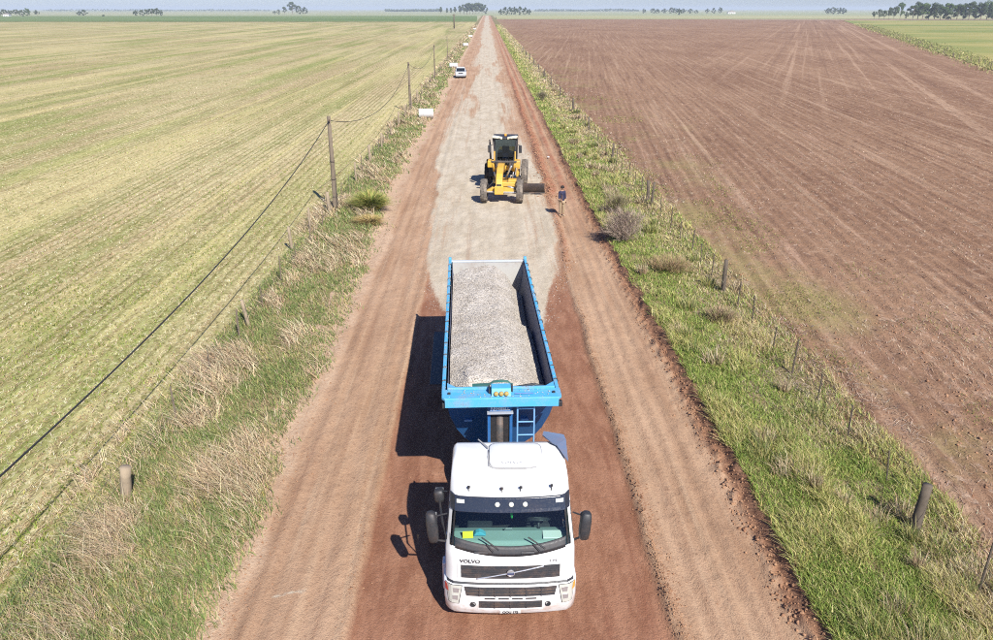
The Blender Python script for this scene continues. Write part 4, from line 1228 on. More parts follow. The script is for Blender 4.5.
# right verge: thick green with yellowing tufts, drier by the fence
def tuft(X, Y):
    return sst(0.02, 0.34, fbm(X * 0.75, Y * 0.55, 211, 4))
def right_grassy(X, Y):
    e = edge_r(Y) - 0.08 + 0.18 * fbm(X * 0.9, Y * 0.8, 212, 3)
    bare = sst(0.12, 0.36, fbm(X * 0.5, Y * 0.4, 213, 4)) * sst(8.0, 9.4, X) * 0.9
    return (X > e) * (1 - bare) * (1 - 0.55 * sst(10.0, 11.0, X))
X, Y, Z = scatter(190000, 9.5, 620, 1.65, lambda Y: (edge_r(Y) - 0.15, np.full_like(Y, FENCE_R + 1.2)), lambda X, Y: right_grassy(X, Y) * (0.35 + 0.65 * sst(-0.45, 0.1, fbm(X * 1.5, Y * 1.2, 214, 3))))
n = len(X)
tf_ = tuft(X, Y)
h = RNG.uniform(0.09, 0.27, n) * (0.75 + 0.8 * tf_)
ln = np.stack([RNG.normal(-0.03, 0.09, n), RNG.normal(0.03, 0.10, n)], -1) * (1 + tf_)[:, None]
r = RNG.random(n)
dryf = sst(7.6, 9.6, X) * 0.5 * sst(-0.3, 0.3, fbm(X * 0.5, Y * 0.35, 215, 3)) + 0.35 * sst(40, 90, Y) * sst(6.8, 8.2, X)
pk = np.where(r < dryf, RNG.integers(9, 15, n), np.where(r < dryf + 0.22 + 0.55 * tf_, RNG.integers(5, 9, n), RNG.integers(0, 5, n)))
pr = blades(np.stack([X, Y, Z - 0.01], -1), h, ln, wid(RNG.uniform(0.010, 0.022, n), Y), np.clip(pal([(140, 166, 76), (160, 182, 88), (124, 150, 66), (176, 190, 102), (150, 166, 82)] + YELLOWS + DRIES, n, pick=pk) * 1.12, 0, 0.85))
join_blades('verge_grass', [pr], GRASSM, 'thick green and yellowing grass on the right verge', 'grass')

# tall clumps of dry stems among the right-hand grass and by the fence
ct = []
for i in range(150):
    cy = float(ysample(1, 10.5, 120, 1.5)[0]); cx = RNG.uniform(float(edge_r(cy)) + 0.5, FENCE_R + 0.5)
    if fbm(np.array([cx * 0.5]), np.array([cy * 0.3]), 216, 3)[0] < -0.1:
        continue
    m_ = int(RNG.integers(60, 150)); rr = RNG.uniform(0.12, 0.38)
    a = RNG.random(m_) * 6.283; q = np.sqrt(RNG.random(m_)) * rr
    X = cx + q * np.cos(a); Y = cy + q * np.sin(a)
    h = RNG.uniform(0.25, 0.62, m_)
    ln = np.stack([np.cos(a) * q * 0.7 + RNG.normal(-0.06, 0.08, m_), np.sin(a) * q * 0.7 + RNG.normal(0, 0.08, m_)], -1) * 1.3
    dry = RNG.random() < 0.42
    ct.append(blades(np.stack([X, Y, ground_z(X, Y) - 0.02], -1), h, ln, wid(RNG.uniform(0.008, 0.016, m_), Y), pal(DRIES if dry else GREENS + YELLOWS + YELLOWS, m_)))
join_blades('tall_weeds', ct, GRASSM, 'ragged taller weeds scattered over the right verge', 'weeds')

# grey thatch lying flat under the grass by the right fence
X, Y, Z = scatter(30000, 9.5, 160, 1.6, lambda Y: (np.full_like(Y, 7.6), np.full_like(Y, FENCE_R + 2.2)), lambda X, Y: sst(-0.1, 0.35, fbm(X * 0.5, Y * 0.4, 213, 4)))
n = len(X)
a = RNG.random(n) * 6.283; L = RNG.uniform(0.08, 0.30, n)
pt = blades(np.stack([X, Y, Z + 0.01], -1), RNG.uniform(0.02, 0.10, n), np.stack([np.cos(a) * L, np.sin(a) * L], -1), wid(RNG.uniform(0.008, 0.016, n), Y), pal([(206, 184, 162), (188, 164, 142), (222, 204, 180), (170, 146, 126)], n), droop=0.5)
join_blades('dead_thatch', [pt], DRYM, 'greyish dead grass lying flat along the right fence', 'grass')

# stubble field on the left: straw lying in rows, small green plants
def fl_x(Y):
    return -(11.5 + 0.70 * Y), np.full_like(Y, FENCE_L - 0.2)
def green_band(X, Y):
    return fbm(X * 0.11, Y * 0.012, 221, 4) + 0.5 * fbm(X * 0.3, Y * 0.22, 222, 3)
X, Y, Z = scatter(190000, 9.5, 170, 1.7, fl_x, lambda X, Y: 0.15 + 0.85 * (np.sin(2 * np.pi * X / 0.52) < 0.1))
n = len(X)
a = RNG.normal(1.57, 1.2, n); L = RNG.uniform(0.05, 0.22, n)
ln = np.stack([np.cos(a) * L, np.sin(a) * L], -1)
ps = blades(np.stack([X, Y, Z + 0.004], -1), RNG.uniform(0.02, 0.08, n), ln, wid(RNG.uniform(0.010, 0.024, n), Y), pal([(232, 216, 170), (220, 202, 152), (242, 232, 196), (200, 176, 128), (176, 148, 112)], n), droop=0.5)
join_blades('straw', [ps], DRYM, 'pale straw and stubble lying over the left field', 'straw')
X, Y, Z = scatter(150000, 9.5, 220, 1.6, fl_x, lambda X, Y: sst(-0.45, 0.55, green_band(X, Y)) * (0.25 + 0.75 * sst(-0.2, 0.35, fbm(X * 1.1, Y * 0.6, 223, 3))) * (0.25 + 0.75 * (np.sin(2 * np.pi * X / 0.52) > -0.2)))
n = len(X)
ps = blades(np.stack([X, Y, Z], -1), RNG.uniform(0.04, 0.13, n), np.stack([RNG.normal(0, 0.07, n), RNG.normal(0, 0.07, n)], -1), wid(RNG.uniform(0.018, 0.04, n), Y), pal([(152, 170, 78), (136, 158, 64), (176, 186, 94), (192, 196, 108)], n))
join_blades('field_sprouts', [ps], GRASSM, 'low green regrowth between straw rows in the left field', 'plants')

# ploughed field on the right: straw remains along the furrows, clods, patches of regrowth
def fr_x(Y):
    return np.full_like(Y, FENCE_R + 0.3), 12.0 + 0.68 * Y
X, Y, Z = scatter(52000, 11, 130, 1.6, fr_x, lambda X, Y: 0.2 + 0.8 * sst(-0.1, 0.4, fbm(X * 0.25, Y * 0.12, 231, 3)))
n = len(X)
a = RNG.normal(1.57 - 0.11, 0.45, n); L = RNG.uniform(0.08, 0.30, n)
ps = blades(np.stack([X, Y, Z + 0.006], -1), RNG.uniform(0.01, 0.06, n), np.stack([np.cos(a) * L, np.sin(a) * L], -1), wid(RNG.uniform(0.008, 0.018, n), Y), pal([(214, 188, 160), (200, 166, 138), (184, 146, 120), (226, 204, 178)], n), droop=0.5)
join_blades('furrow_straw', [ps], DRYM, 'thin bleached straw lying along the ploughed furrows', 'straw')
X, Y, Z = scatter(90000, 11, 110, 1.6, lambda Y: (np.full_like(Y, FENCE_R + 0.2), np.full_like(Y, 22.0)), lambda X, Y: sst(0.10, 0.36, fbm(X * 0.22, Y * 0.15, 232, 4) + 0.55 * np.exp(-((X - 12.6) / 1.9) ** 2 - ((Y - 29.4) / 3.4) ** 2) + 0.16 * sst(12.5, 10, X)) * sst(18.5, 12.5, X + 0.6 * fbm(X, Y, 3, 2)))
n = len(X)
ps = blades(np.stack([X, Y, Z], -1), RNG.uniform(0.03, 0.12, n), np.stack([RNG.normal(0, 0.06, n), RNG.normal(0, 0.06, n)], -1), wid(RNG.uniform(0.010, 0.022, n), Y), pal([(160, 164, 88), (186, 178, 110), (140, 150, 76), (200, 188, 124)], n))
join_blades('field_weeds', [ps], GRASSM, 'thin green regrowth along the edge of the ploughed field', 'weeds')

# clods of soil along the cut edges and in the plough land
def mat_clod():
    t = NT('soil_clods')
    n1 = t.noise(0.9, 4, 0.6); f = t.noise(20, 3, 0.7)
    c = t.mix(t.ramp(n1, 0.35, 0.65), rgb(166, 124, 96), rgb(192, 152, 120))
    c = t.mix(t.ramp(f, 0.45, 0.7, 0, 0.4), c, rgb(138, 96, 78))
    return t.fin(c, 0.95, 0.1)
CLOD = mat_clod()
def clods(name, P, S, label):
    V, F = lumps(P, S, RNG)
    stuff(mesh_np(name, V, F, CLOD), label, 'clods')
def lump_rows():
    out = []; sz = []
    for (f, n_, sd, y0, y1, s0, s1) in ((lambda Y: edge_r(Y) - 0.42, 5500, 0.17, 9, 110, 0.008, 0.055), (lambda Y: strip_r(Y) + 0.16, 5200, 0.11, 9, 31, 0.006, 0.030), (lambda Y: strip_l(Y) - 0.12, 900, 0.12, 9, 30, 0.008, 0.03),
                                        (lambda Y: edge_l(Y) + 0.2, 3000, 0.40, 9, 70, 0.006, 0.030), (lambda Y: 4.05 + 0 * Y, 2600, 0.35, 49, 120, 0.02, 0.09), (lambda Y: np.interp(Y, GR[:, 0], GR[:, 1]) + 0.15, 900, 0.14, 32, 50, 0.015, 0.06), (lambda Y: 0.3 + 0 * Y, 2600, 3.2, 9, 60, 0.006, 0.022)):
        Y = ysample(n_, y0, y1, 1.2); X = f(Y) + RNG.normal(0, sd, n_)
        k = X < edge_r(Y) + 0.1
        X, Y = X[k], Y[k]
        s = s0 + (s1 - s0) * RNG.random(len(X)) ** 4
        out.append(np.stack([X, Y, ground_z(X, Y) + s * 0.25], -1)); sz.append(s)
    return np.concatenate(out), np.concatenate(sz)
P, S = lump_rows()
clods('road_clods', P, S, 'crumbled red soil clods along the graded edges of the road')
X, Y, Z = scatter(20000, 11, 90, 1.6, fr_x, lambda X, Y: 0.15 + 0.85 * sst(-0.2, 0.3, fbm(X * 0.6, Y * 0.3, 241, 3)))
s = 0.010 + 0.050 * RNG.random(len(X)) ** 3
clods('field_clods', np.stack([X, Y, Z + s * 0.2], -1), s, 'broken brown soil clods over the ploughed field')

# stones kicked past the edges of the spread gravel
Y = ysample(4500, 27.5, 120, 1.3)
side = RNG.random(len(Y)) < 0.5
gl_ = np.interp(Y, GL[:, 0], GL[:, 1]); gr_ = np.interp(Y, GR[:, 0], GR[:, 1])
X = np.where(side, gl_, gr_) + RNG.normal(0, 0.35, len(Y))
s = 0.006 + 0.018 * RNG.random(len(Y)) ** 3 + 0.00008 * Y
V, F = lumps(np.stack([X, Y, ground_z(X, Y) + s * 0.3], -1), s, RNG)
stuff(mesh_np('loose_stones', V, F, MG), 'loose pale stones scattered along the edges of the road gravel', 'stones')

# ------------------------------------------------------------------ yellow motor grader
YEL = paint('grader_yellow_paint', (0.60, 0.34, 0.04, 1), 0.45, dirt=0.5, chips=(rgb(110, 84, 60), 0.7), dirtcol=rgb(214, 190, 140), scale=2.5)
CREAM = paint('cream_roof_lamps', (0.72, 0.68, 0.50, 1), 0.4, dirt=0.2)
grader = thing('motor_grader', 'yellow motor grader with dusty front wheels on the pale gravel', 'grader', (0.86, 47.9, 0.05), R(-4.0))
# front axle and wheels; local y runs back from the front axle
for s in (-1, 1):
    add_wheel(grader, s * 1.08, 0.0, 0.70, 0.40, s, DUSTYRUB, YEL, n=28, lugs=14)
    for y in (5.3, 6.9):
        add_wheel(grader, s * 1.20, y, 0.70, 0.42, s, DUSTYRUB if s > 0 else RUBBER, YEL, n=28, lugs=14)  # left rear tyres get the dark rubber: their shadow is put into the colour
    MB().box(s * 0.78 - 0.10, s * 0.78 + 0.10, 5.0, 7.2, 0.48, 0.92).build('tandem_case', YEL, grader, bevel=0.03)
m = MB().prism([(-0.95, 0.52), (-0.75, 0.62), (0.75, 0.62), (0.95, 0.52), (0.95, 0.72), (0.6, 0.92), (-0.6, 0.92), (-0.95, 0.72)], 'y', -0.14, 0.16)
m.build('front_axle', YEL, grader, bevel=0.02)
MB().tube([(-0.9, -0.2, 0.66), (0.9, -0.2, 0.66)], 0.035, 8).build('steering_tie_rod', SILVER, grader)
# arched main frame: nose down at the front, over the blade, back to the cab
fr = [(-0.42, 0.62), (-0.40, 1.05), (-0.25, 1.42), (0.1, 1.72), (0.9, 1.95), (1.8, 2.02), (2.7, 1.92), (3.6, 1.62), (4.2, 1.42)]
fi = [(4.2, 1.02), (3.6, 1.20), (2.7, 1.48), (1.8, 1.58), (0.9, 1.52), (0.25, 1.26), (0.05, 1.0), (0.02, 0.62)]
MB().prism(fr + fi, 'x', -0.36, 0.04).build('main_frame', YEL, grader, bevel=0.05)
MB().box(-0.44, 0.12, -0.46, -0.30, 0.55, 1.05).build('nose_plate', YEL, grader, bevel=0.04)
MB().box(-0.05, 0.95, -0.02, 0.30, 0.95, 1.22).build('front_bracket', YEL, grader, bevel=0.05)
MB().box(0.35, 0.85, 0.3, 0.9, 1.05, 1.3).build('side_bracket', YEL, grader, bevel=0.05)
# drawbar, circle, blade and its rams
MB().prism([(-0.06, 0.2), (0.06, 0.2), (0.55, 2.2), (-0.55, 2.2)], 'z', 0.78, 0.92).build('drawbar', YEL, grader, bevel=0.02)
MB().at((0, 2.5, 0.72)).lathe([(0, 0.52), (0.0, 0.72), (0.14, 0.72), (0.14, 0.52)], 'z', 32, cap=False).build('turntable_ring', YEL, grader)
bl = []
for a in [R(-42 + 84 * i / 10) for i in range(11)]:
    bl.append((0.36 * math.cos(a) - 0.36, 0.34 + 0.42 * math.sin(a)))
poly = [(0.35 - u, z) for u, z in bl] + [(0.38 - u, z) for u, z in bl[::-1]]
bd = MB().at((0.75, 2.15, 0.0), (0, R(-3), R(-12))).prism(poly, 'x', -2.05, 1.80).build('blade', paint('worn_dark_blade', (0.050, 0.040, 0.036, 1), 0.4, metal=0.4, dirt=0.25), grader)
MB().at((0.75, 2.15, 0.0), (0, R(-3), R(-12))).box(-2.06, 1.81, 0.30, 0.34, 0.02, 0.10).build('cutting_edge', STEEL, bd)
for x in (-0.72, 0.72):
    cy_ = MB().tube([(x, 2.1, 2.15), (x * 0.85, 2.3, 1.45)], 0.075, 12).build('lift_ram', YEL, grader, smooth=True)
    MB().tube([(x * 0.85, 2.3, 1.45), (x * 0.72, 2.42, 0.90)], 0.040, 10).build('ram_rod', SILVER, cy_, smooth=True)
MB().box(-0.80, 0.80, 2.02, 2.16, 2.02, 2.14).build('lift_arm', STEEL, grader, bevel=0.03)
MB().tube([(0.5, 1.7, 1.9), (0.1, 2.3, 0.95)], 0.055, 10).build('shift_ram', SILVER, grader, smooth=True)
for i in range(5):
    x = -0.3 + 0.15 * i
    MB().tube([(x, 3.4, 1.75), (x * 1.4, 2.7, 2.05 + 0.05 * (i % 2)), (x * 1.7, 2.2, 1.7)], 0.018, 6).build('hose', BLACKP, grader, smooth=True)
# cab: floor, posts, glass, roof
cab_y0, cab_y1 = 3.45, 4.95
MB().box(-0.62, 0.62, cab_y0, cab_y1, 1.28, 1.62).build('cab_base', YEL, grader, bevel=0.04)
for s in (-1, 1):
    MB().box(s * 0.80 - 0.30, s * 0.80 + 0.18, cab_y0 - 0.25, cab_y0 + 0.55, 1.50, 1.92).build('side_console', YEL, grader, bevel=0.04)
    for (y, sp) in ((cab_y0, 0.52), (cab_y1, 0.70)):
        MB().tube([(s * sp, y, 1.6), (s * 0.74, y + (0.14 if y < 4 else -0.05), 3.22)], 0.055, 6).build('cab_post', BLACKP, grader)
    MB().add([(s * 0.52, cab_y0, 1.6), (s * 0.70, cab_y1, 1.6), (s * 0.74, cab_y1 - 0.05, 3.22), (s * 0.74, cab_y0 + 0.14, 3.22)], [(0, 1, 2, 3)]).build('side_glass', DARKWIN, grader)
    MB().at((s * 0.98, cab_y0 + 0.12, 2.62)).box(-0.10, 0.10, -0.04, 0.05, -0.24, 0.24).build('mirror', BLACKP, grader, bevel=0.03)
    MB().tube([(s * 0.70, cab_y0 + 0.15, 2.9), (s * 0.98, cab_y0 + 0.12, 2.86)], 0.02, 6).build('mirror_arm', BLACKP, grader)
MB().add([(-0.52, cab_y0, 1.6), (0.52, cab_y0, 1.6), (0.74, cab_y0 + 0.14, 3.22), (-0.74, cab_y0 + 0.14, 3.22)], [(0, 1, 2, 3)]).build('front_glass', DARKWIN, grader)
MB().add([(-0.70, cab_y1, 1.6), (0.70, cab_y1, 1.6), (0.74, cab_y1 - 0.05, 3.22), (-0.74, cab_y1 - 0.05, 3.22)], [(0, 1, 2, 3)]).build('rear_glass', DARKWIN, grader)
rf_ = MB().box(-0.80, 0.80, cab_y0 + 0.02, cab_y1 + 0.02, 3.22, 3.36).build('cab_roof', BLACKP, grader, bevel=0.04)
for s in (-1, 1):
    MB().prism([(s * 0.16, 3.26), (s * 0.78, 3.34), (s * 0.80, 3.46), (s * 0.66, 3.47), (s * 0.16, 3.38)], 'y', cab_y0 - 0.10, cab_y0 + 0.18).build('light_bar', CREAM, rf_, bevel=0.02)
    for x in (0.34, 0.58):
        MB().at((s * x, cab_y0 - 0.12, 3.37)).box(-0.075, 0.075, -0.02, 0.02, -0.045, 0.045).build('work_lamp', LENS, rf_, bevel=0.01)
MB().at((0, 4.2, 3.36)).lathe([(0, 0.08), (0.10, 0.08), (0.14, 0.05), (0.15, 0.004)], 'z', 14).build('beacon', AMBER, rf_)
MB().box(-0.26, 0.26, 4.15, 4.65, 1.62, 2.1).build('seat', DKIN, grader, bevel=0.05)
MB().box(-0.24, 0.24, 4.55, 4.70, 2.1, 2.65).build('seat_back', DKIN, grader, bevel=0.05)
MB().at((0, 3.72, 1.6), (R(-14), 0, 0)).box(-0.18, 0.18, -0.08, 0.08, 0, 0.75).build('steering_console', FAIRING, grader, bevel=0.04)
MB().box(-0.30, -0.02, -0.40, -0.34, 1.06, 1.16).build('nose_lamp_bar', BLACKP, grader, bevel=0.01)
for x in (-0.9, 0.62):
    MB().tube([(x * 0.5, 0.1, 1.30), (x * 0.8, 0.25, 1.0), (x, 0.05, 0.85)], 0.022, 6).build('hose', BLACKP, grader, smooth=True)
MB().tube([(0.35, -0.12, 1.0), (0.85, -0.1, 0.85)], 0.05, 8).build('wheel_lean_ram', SILVER, grader, smooth=True)
for s in (-1, 1):
    MB().box(s * 0.45 - 0.14, s * 0.45 + 0.14, 3.0, 3.35, 1.55, 1.95).build('valve_block', STEEL, grader, bevel=0.02)
    MB().box(s * 0.66 - 0.04, s * 0.66 + 0.04, cab_y0 - 0.04, cab_y0 + 0.06, 1.9, 2.5).build('lower_post', YEL, grader, bevel=0.01)
# engine hood and tail
MB().box(-0.58, 0.58, 5.05, 7.6, 1.0, 2.15).build('engine_hood', YEL, grader, bevel=0.06)
MB().box(-0.62, 0.62, 4.2, 7.7, 0.85, 1.05).build('rear_frame', BLACKP, grader)
MB().box(-0.6, 0.6, 7.6, 7.75, 0.9, 2.05).build('radiator_grille', GRILLE, grader)
MB().tube([(-0.98, 4.9, 1.3), (-1.02, 4.9, 2.2), (-1.06, 4.9, 3.0)], [0.06, 0.06, 0.05], 10).build('exhaust_pipe', STEEL, grader, smooth=True)
MB().box(-1.08, -0.70, 4.3, 4.95, 0.7, 1.35).build('tool_box', BLACKP, grader, bevel=0.03)
MB().box(0.70, 1.0, 3.9, 4.9, 0.55, 0.62).build('step', STEEL, grader)

# ------------------------------------------------------------------ white pickup far down the road
pick = thing('pickup_truck', 'small pale silver-white pickup parked far down the left side of the road', 'pickup', (-4.5, 141.5, 0.02), R(1.5))
PW = paint('white_pickup_paint', (0.52, 0.56, 0.61, 1), 0.3, dirt=0.12, coat=0.3)
body = []
for (z, y0, y1, hw) in ((0.34, 0.10, 5.1, 0.86), (0.50, 0.0, 5.2, 0.90), (0.80, 0.02, 5.2, 0.91), (0.98, 0.10, 5.2, 0.90), (1.03, 0.25, 5.18, 0.86)):
    c = 0.10
    body.append([(-hw + c, y0, z), (hw - c, y0, z), (hw, y0 + c, z), (hw, y1 - c, z), (hw - c, y1, z), (-hw + c, y1, z), (-hw, y1 - c, z), (-hw, y0 + c, z)])
MB().loft(body).build('body', PW, pick, bevel=0.03)
cabp = []
for (z, y0, y1, hw) in ((1.03, 1.15, 3.25, 0.84), (1.55, 1.85, 3.10, 0.70), (1.68, 2.0, 3.0, 0.66)):
    cabp.append([(-hw, y0, z), (hw, y0, z), (hw, y1, z), (-hw, y1, z)])
MB().loft(cabp).build('cabin', PW, pick, bevel=0.04)
DG = paint('dark_glass', (0.012, 0.016, 0.022, 1), 0.08, dirt=0.05)
def gl4(P, nm):
    MB().add(P, [(0, 1, 2, 3)]).build(nm, DG, pick)
gl4([(-0.76, 1.14, 1.06), (0.76, 1.14, 1.06), (0.66, 1.81, 1.53), (-0.66, 1.81, 1.53)], 'windscreen')
for s in (-1, 1):
    gl4([(s * 0.845, 1.35, 1.08), (s * 0.845, 3.1, 1.08), (s * 0.712, 3.0, 1.52), (s * 0.712, 1.95, 1.52)], 'side_window')
    MB().at((s * 0.66, 0.02, 0.80)).box(-0.16, 0.16, -0.03, 0.06, -0.08, 0.08).build('headlight', LENS, pick, bevel=0.02)
    MB().at((s * 0.98, 1.45, 1.12)).box(-0.09, 0.09, -0.05, 0.05, -0.07, 0.07).build('mirror', BLACKP, pick, bevel=0.02)
    for y in (0.95, 4.1):
        add_wheel(pick, s * 0.80, y, 0.37, 0.24, s, n=20)
MB().box(-0.42, 0.42, -0.02, 0.04, 0.70, 0.90).build('grille', GRILLE, pick, bevel=0.01)
MB().box(-0.84, 0.84, -0.06, 0.06, 0.30, 0.56).build('bumper', paint('grey_bumper', (0.25, 0.26, 0.27, 1), 0.5), pick, bevel=0.03)
MB().box(-0.78, 0.78, 3.4, 5.05, 1.032, 1.045).build('bed_cover', BLACKP, pick)

# ------------------------------------------------------------------ person watching the grader, with a staff
SKIN = paint('skin', (0.36, 0.20, 0.13, 1), 0.6, dirt=0.0)
NAVY = paint('navy_cloth', (0.018, 0.020, 0.055, 1), 0.9, dirt=0.12, scale=6)
KHAKI = paint('khaki_cloth', rgb(184, 162, 130), 0.9, dirt=0.3, scale=6)
BOOT = paint('dusty_boot', rgb(196, 176, 148), 0.9, dirt=0.5)
HAIR = paint('dark_hair', (0.02, 0.015, 0.012, 1), 0.8, dirt=0.0)
def skin_mesh(name, pts, edges, radii, mat, parent, root=0, sub=2):
    me = bpy.data.meshes.new(name)
    me.from_pydata(pts, edges, [])
    o = bpy.data.objects.new(name, me); link(o, parent)
    o.modifiers.new('skin', 'SKIN').use_smooth_shade = True
    if not me.skin_vertices:
        me.skin_vertices.new()
    for i, r in enumerate(radii):
        sv = me.skin_vertices[0].data[i]
        sv.radius = (r, r) if not isinstance(r, tuple) else r
        sv.use_root = (i == root)
    s_ = o.modifiers.new('sub', 'SUBSURF'); s_.levels = sub; s_.render_levels = sub
    me.materials.append(mat)
    return o
man = thing('person', 'person in navy top and pale trousers standing with a staff beside the grader', 'person', (4.20, 44.55, gz(4.2, 44.55)), R(35))
# faces -y locally, turned towards the grader and the road; left arm hangs, right hand holds the staff
P = [(0, 0, 0.92), (0, 0.0, 1.10), (0, 0.01, 1.28), (0, 0.01, 1.42), (0, 0.0, 1.50), (0, -0.015, 1.56), (0, -0.02, 1.63), (0, -0.015, 1.70),
     (-0.17, 0.01, 1.40), (-0.24, -0.02, 1.14), (-0.27, -0.20, 1.02), (-0.275, -0.26, 1.01),
     (0.17, 0.01, 1.40), (0.23, 0.03, 1.13), (0.24, -0.03, 0.90), (0.24, -0.05, 0.83),
     (-0.09, 0.0, 0.86), (-0.11, -0.02, 0.48), (-0.115, 0.01, 0.09), (-0.12, -0.09, 0.045), (-0.12, -0.15, 0.035),
     (0.09, 0.0, 0.86), (0.12, 0.0, 0.48), (0.135, 0.03, 0.09), (0.145, -0.07, 0.045), (0.15, -0.13, 0.035)]
Ed = [(0, 1), (1, 2), (2, 3), (3, 4), (4, 5), (5, 6), (6, 7), (3, 8), (8, 9), (9, 10), (10, 11), (3, 12), (12, 13), (13, 14), (14, 15),
      (0, 16), (16, 17), (17, 18), (18, 19), (19, 20), (0, 21), (21, 22), (22, 23), (23, 24), (24, 25)]
Rr = [0.13, 0.125, 0.14, 0.12, 0.055, 0.075, 0.095, 0.07, 0.055, 0.042, 0.030, 0.034, 0.055, 0.042, 0.030, 0.034,
      0.085, 0.06, 0.042, 0.04, 0.03, 0.085, 0.06, 0.042, 0.04, 0.03]
def fingers(base, dirs, P, Ed, Rr, hub):
    for (off, d1_, d2_) in dirs:
        a = len(P)
        b = Vector(base) + Vector(off)
        p1 = b + Vector(d1_); p2 = p1 + Vector(d2_)
        P += [tuple(b), tuple(p1), tuple(p2)]
        Ed += [(hub, a), (a, a + 1), (a + 1, a + 2)]
        Rr += [0.011, 0.009, 0.008]
fingers((0.24, -0.055, 0.81), [((dx, dy, 0), (0, -0.005, -0.035 * k), (0, -0.012, -0.03 * k)) for dx, dy, k in ((0.0, -0.032, 0.95), (0.0, -0.011, 1.1), (0.0, 0.010, 1.0), (0.0, 0.030, 0.8))] + [((-0.012, -0.04, 0.03), (-0.01, -0.02, -0.02), (0, -0.008, -0.02))], P, Ed, Rr, 15)
fingers((-0.275, -0.29, 1.01), [((-0.02, -0.01, dz), (0.0, -0.03, 0), (0.03, -0.012, 0)) for dz in (0.032, 0.011, -0.010, -0.030)] + [((0.02, 0.0, 0.03), (0.012, -0.025, 0.01), (-0.01, -0.02, 0.0))], P, Ed, Rr, 11)
body_ = skin_mesh('body', P, Ed, Rr, SKIN, man)
skin_mesh('jacket', [(0, 0, 0.90), (0, 0, 1.10), (0, 0.01, 1.28), (0, 0.01, 1.42), (0, 0.005, 1.475), (-0.17, 0.01, 1.40), (-0.24, -0.02, 1.14), (-0.262, -0.13, 1.06), (0.17, 0.01, 1.40), (0.23, 0.03, 1.13), (0.238, -0.01, 0.98)],
          [(0, 1), (1, 2), (2, 3), (3, 4), (3, 5), (5, 6), (6, 7), (3, 8), (8, 9), (9, 10)], [(0.165, 0.14), (0.155, 0.14), (0.17, 0.15), (0.15, 0.13), 0.075, 0.085, 0.066, 0.05, 0.085, 0.066, 0.05], NAVY, man, 1)
skin_mesh('trousers', [(0, 0, 0.93), (-0.09, 0, 0.86), (-0.11, -0.02, 0.48), (-0.115, 0.01, 0.12), (0.09, 0, 0.86), (0.12, 0, 0.48), (0.135, 0.03, 0.12)],
          [(0, 1), (1, 2), (2, 3), (0, 4), (4, 5), (5, 6)], [(0.15, 0.13), 0.105, 0.082, 0.066, 0.105, 0.082, 0.066], KHAKI, man)
for (a, b, c) in (((-0.115, 0.03, 0.07), (-0.118, -0.06, 0.05), (-0.12, -0.16, 0.04)), ((0.135, 0.05, 0.07), (0.142, -0.04, 0.05), (0.15, -0.14, 0.04))):
    skin_mesh('boot', [a, b, c], [(0, 1), (1, 2)], [0.065, 0.055, 0.042], BOOT, man)
m = MB()
rg = []
for (z, k) in ((1.60, 0.92), (1.66, 1.02), (1.71, 0.95), (1.745, 0.72), (1.765, 0.3)):
    rg.append([(0.098 * k * math.cos(a), -0.005 + 0.112 * k * math.sin(a), z + (0.02 if math.sin(a) < -0.3 else 0)) for a in [2 * math.pi * i / 16 for i in range(16)]])
m.loft(rg).build('hair', HAIR, man, smooth=True)
for s in (-1, 1):
    MB().at((s * 0.035, -0.108, 1.635)).lathe([(-0.008, 0.003), (0, 0.012), (0.006, 0.008)], 'y', 8).build('eye', HAIR, man, smooth=True)
    MB().at((s * 0.097, -0.005, 1.62)).lathe([(-0.01, 0.01), (0, 0.03), (0.012, 0.02)], 'x', 10).build('ear', SKIN, man, smooth=True)
MB().prism([(-0.10, 1.645), (-0.138, 1.60), (-0.10, 1.59)], 'x', -0.014, 0.014).build('nose', SKIN, man, bevel=0.004)
MB().at((0, -0.100, 1.565)).box(-0.026, 0.026, -0.012, 0.01, -0.005, 0.005).build('mouth', paint('lips', (0.25, 0.09, 0.07, 1), 0.6), man, bevel=0.003)
ca, sa = math.cos(R(35)), math.sin(R(35))
def man_w(x, y):
    return (4.20 + x * ca - y * sa, 44.55 + x * sa + y * ca)
hx, hy = man_w(-0.275, -0.315)
z0 = gz(hx - 0.02, hy)
st = MB().tube([(hx - 0.02, hy, z0 - 0.01), (hx, hy, gz(4.2, 44.55) + 1.0), (hx + 0.008, hy, gz(4.2, 44.55) + 1.32)], 0.017, 8).build('staff', paint('brown_wood', rgb(140, 104, 74), 0.8), None)
tag(st, 'thin brown staff held upright by the person in navy', 'staff')

# ------------------------------------------------------------------ pale pipes dropped along the left verge
PIPE = paint('whitewashed_concrete', (0.50, 0.495, 0.48, 1), 0.8, dirt=0.25, dirtcol=rgb(200, 196, 188), scale=3, bump=0.2)
def pipe(x, y, label, rz=0.0, L=1.5, r=0.5):
    o = thing('concrete_pipe', label, 'pipe', (x, y, gz(x, y)), rz, 'pale pipes along the left verge')
    m = MB().at((0, 0, r)); k = L / 2
    m.lathe([(-k, r - 0.09), (-k, r), (-k + 0.18, r), (-k + 0.20, r - 0.02), (-k + 0.46, r - 0.02), (-k + 0.48, r), (-k + 0.66, r), (-k + 0.68, r - 0.02), (k - 0.28, r - 0.02), (k - 0.26, r), (k, r), (k, r - 0.09), (-k, r - 0.09)], 'x', 32, cap=False)
    m.build('barrel', PIPE, o)
    for s in (-1, 1):
        MB().at((s * (k + 0.004), 0, r)).lathe([(0, r - 0.085), (0, r - 0.004), (s * 0.02, r - 0.01), (s * 0.02, r - 0.08), (0, r - 0.085)], 'x', 32, cap=False).build('rim', PIPE, o)
pipe(-6.55, 87.7, 'nearest and largest white pipe lying on the left verge', R(4))
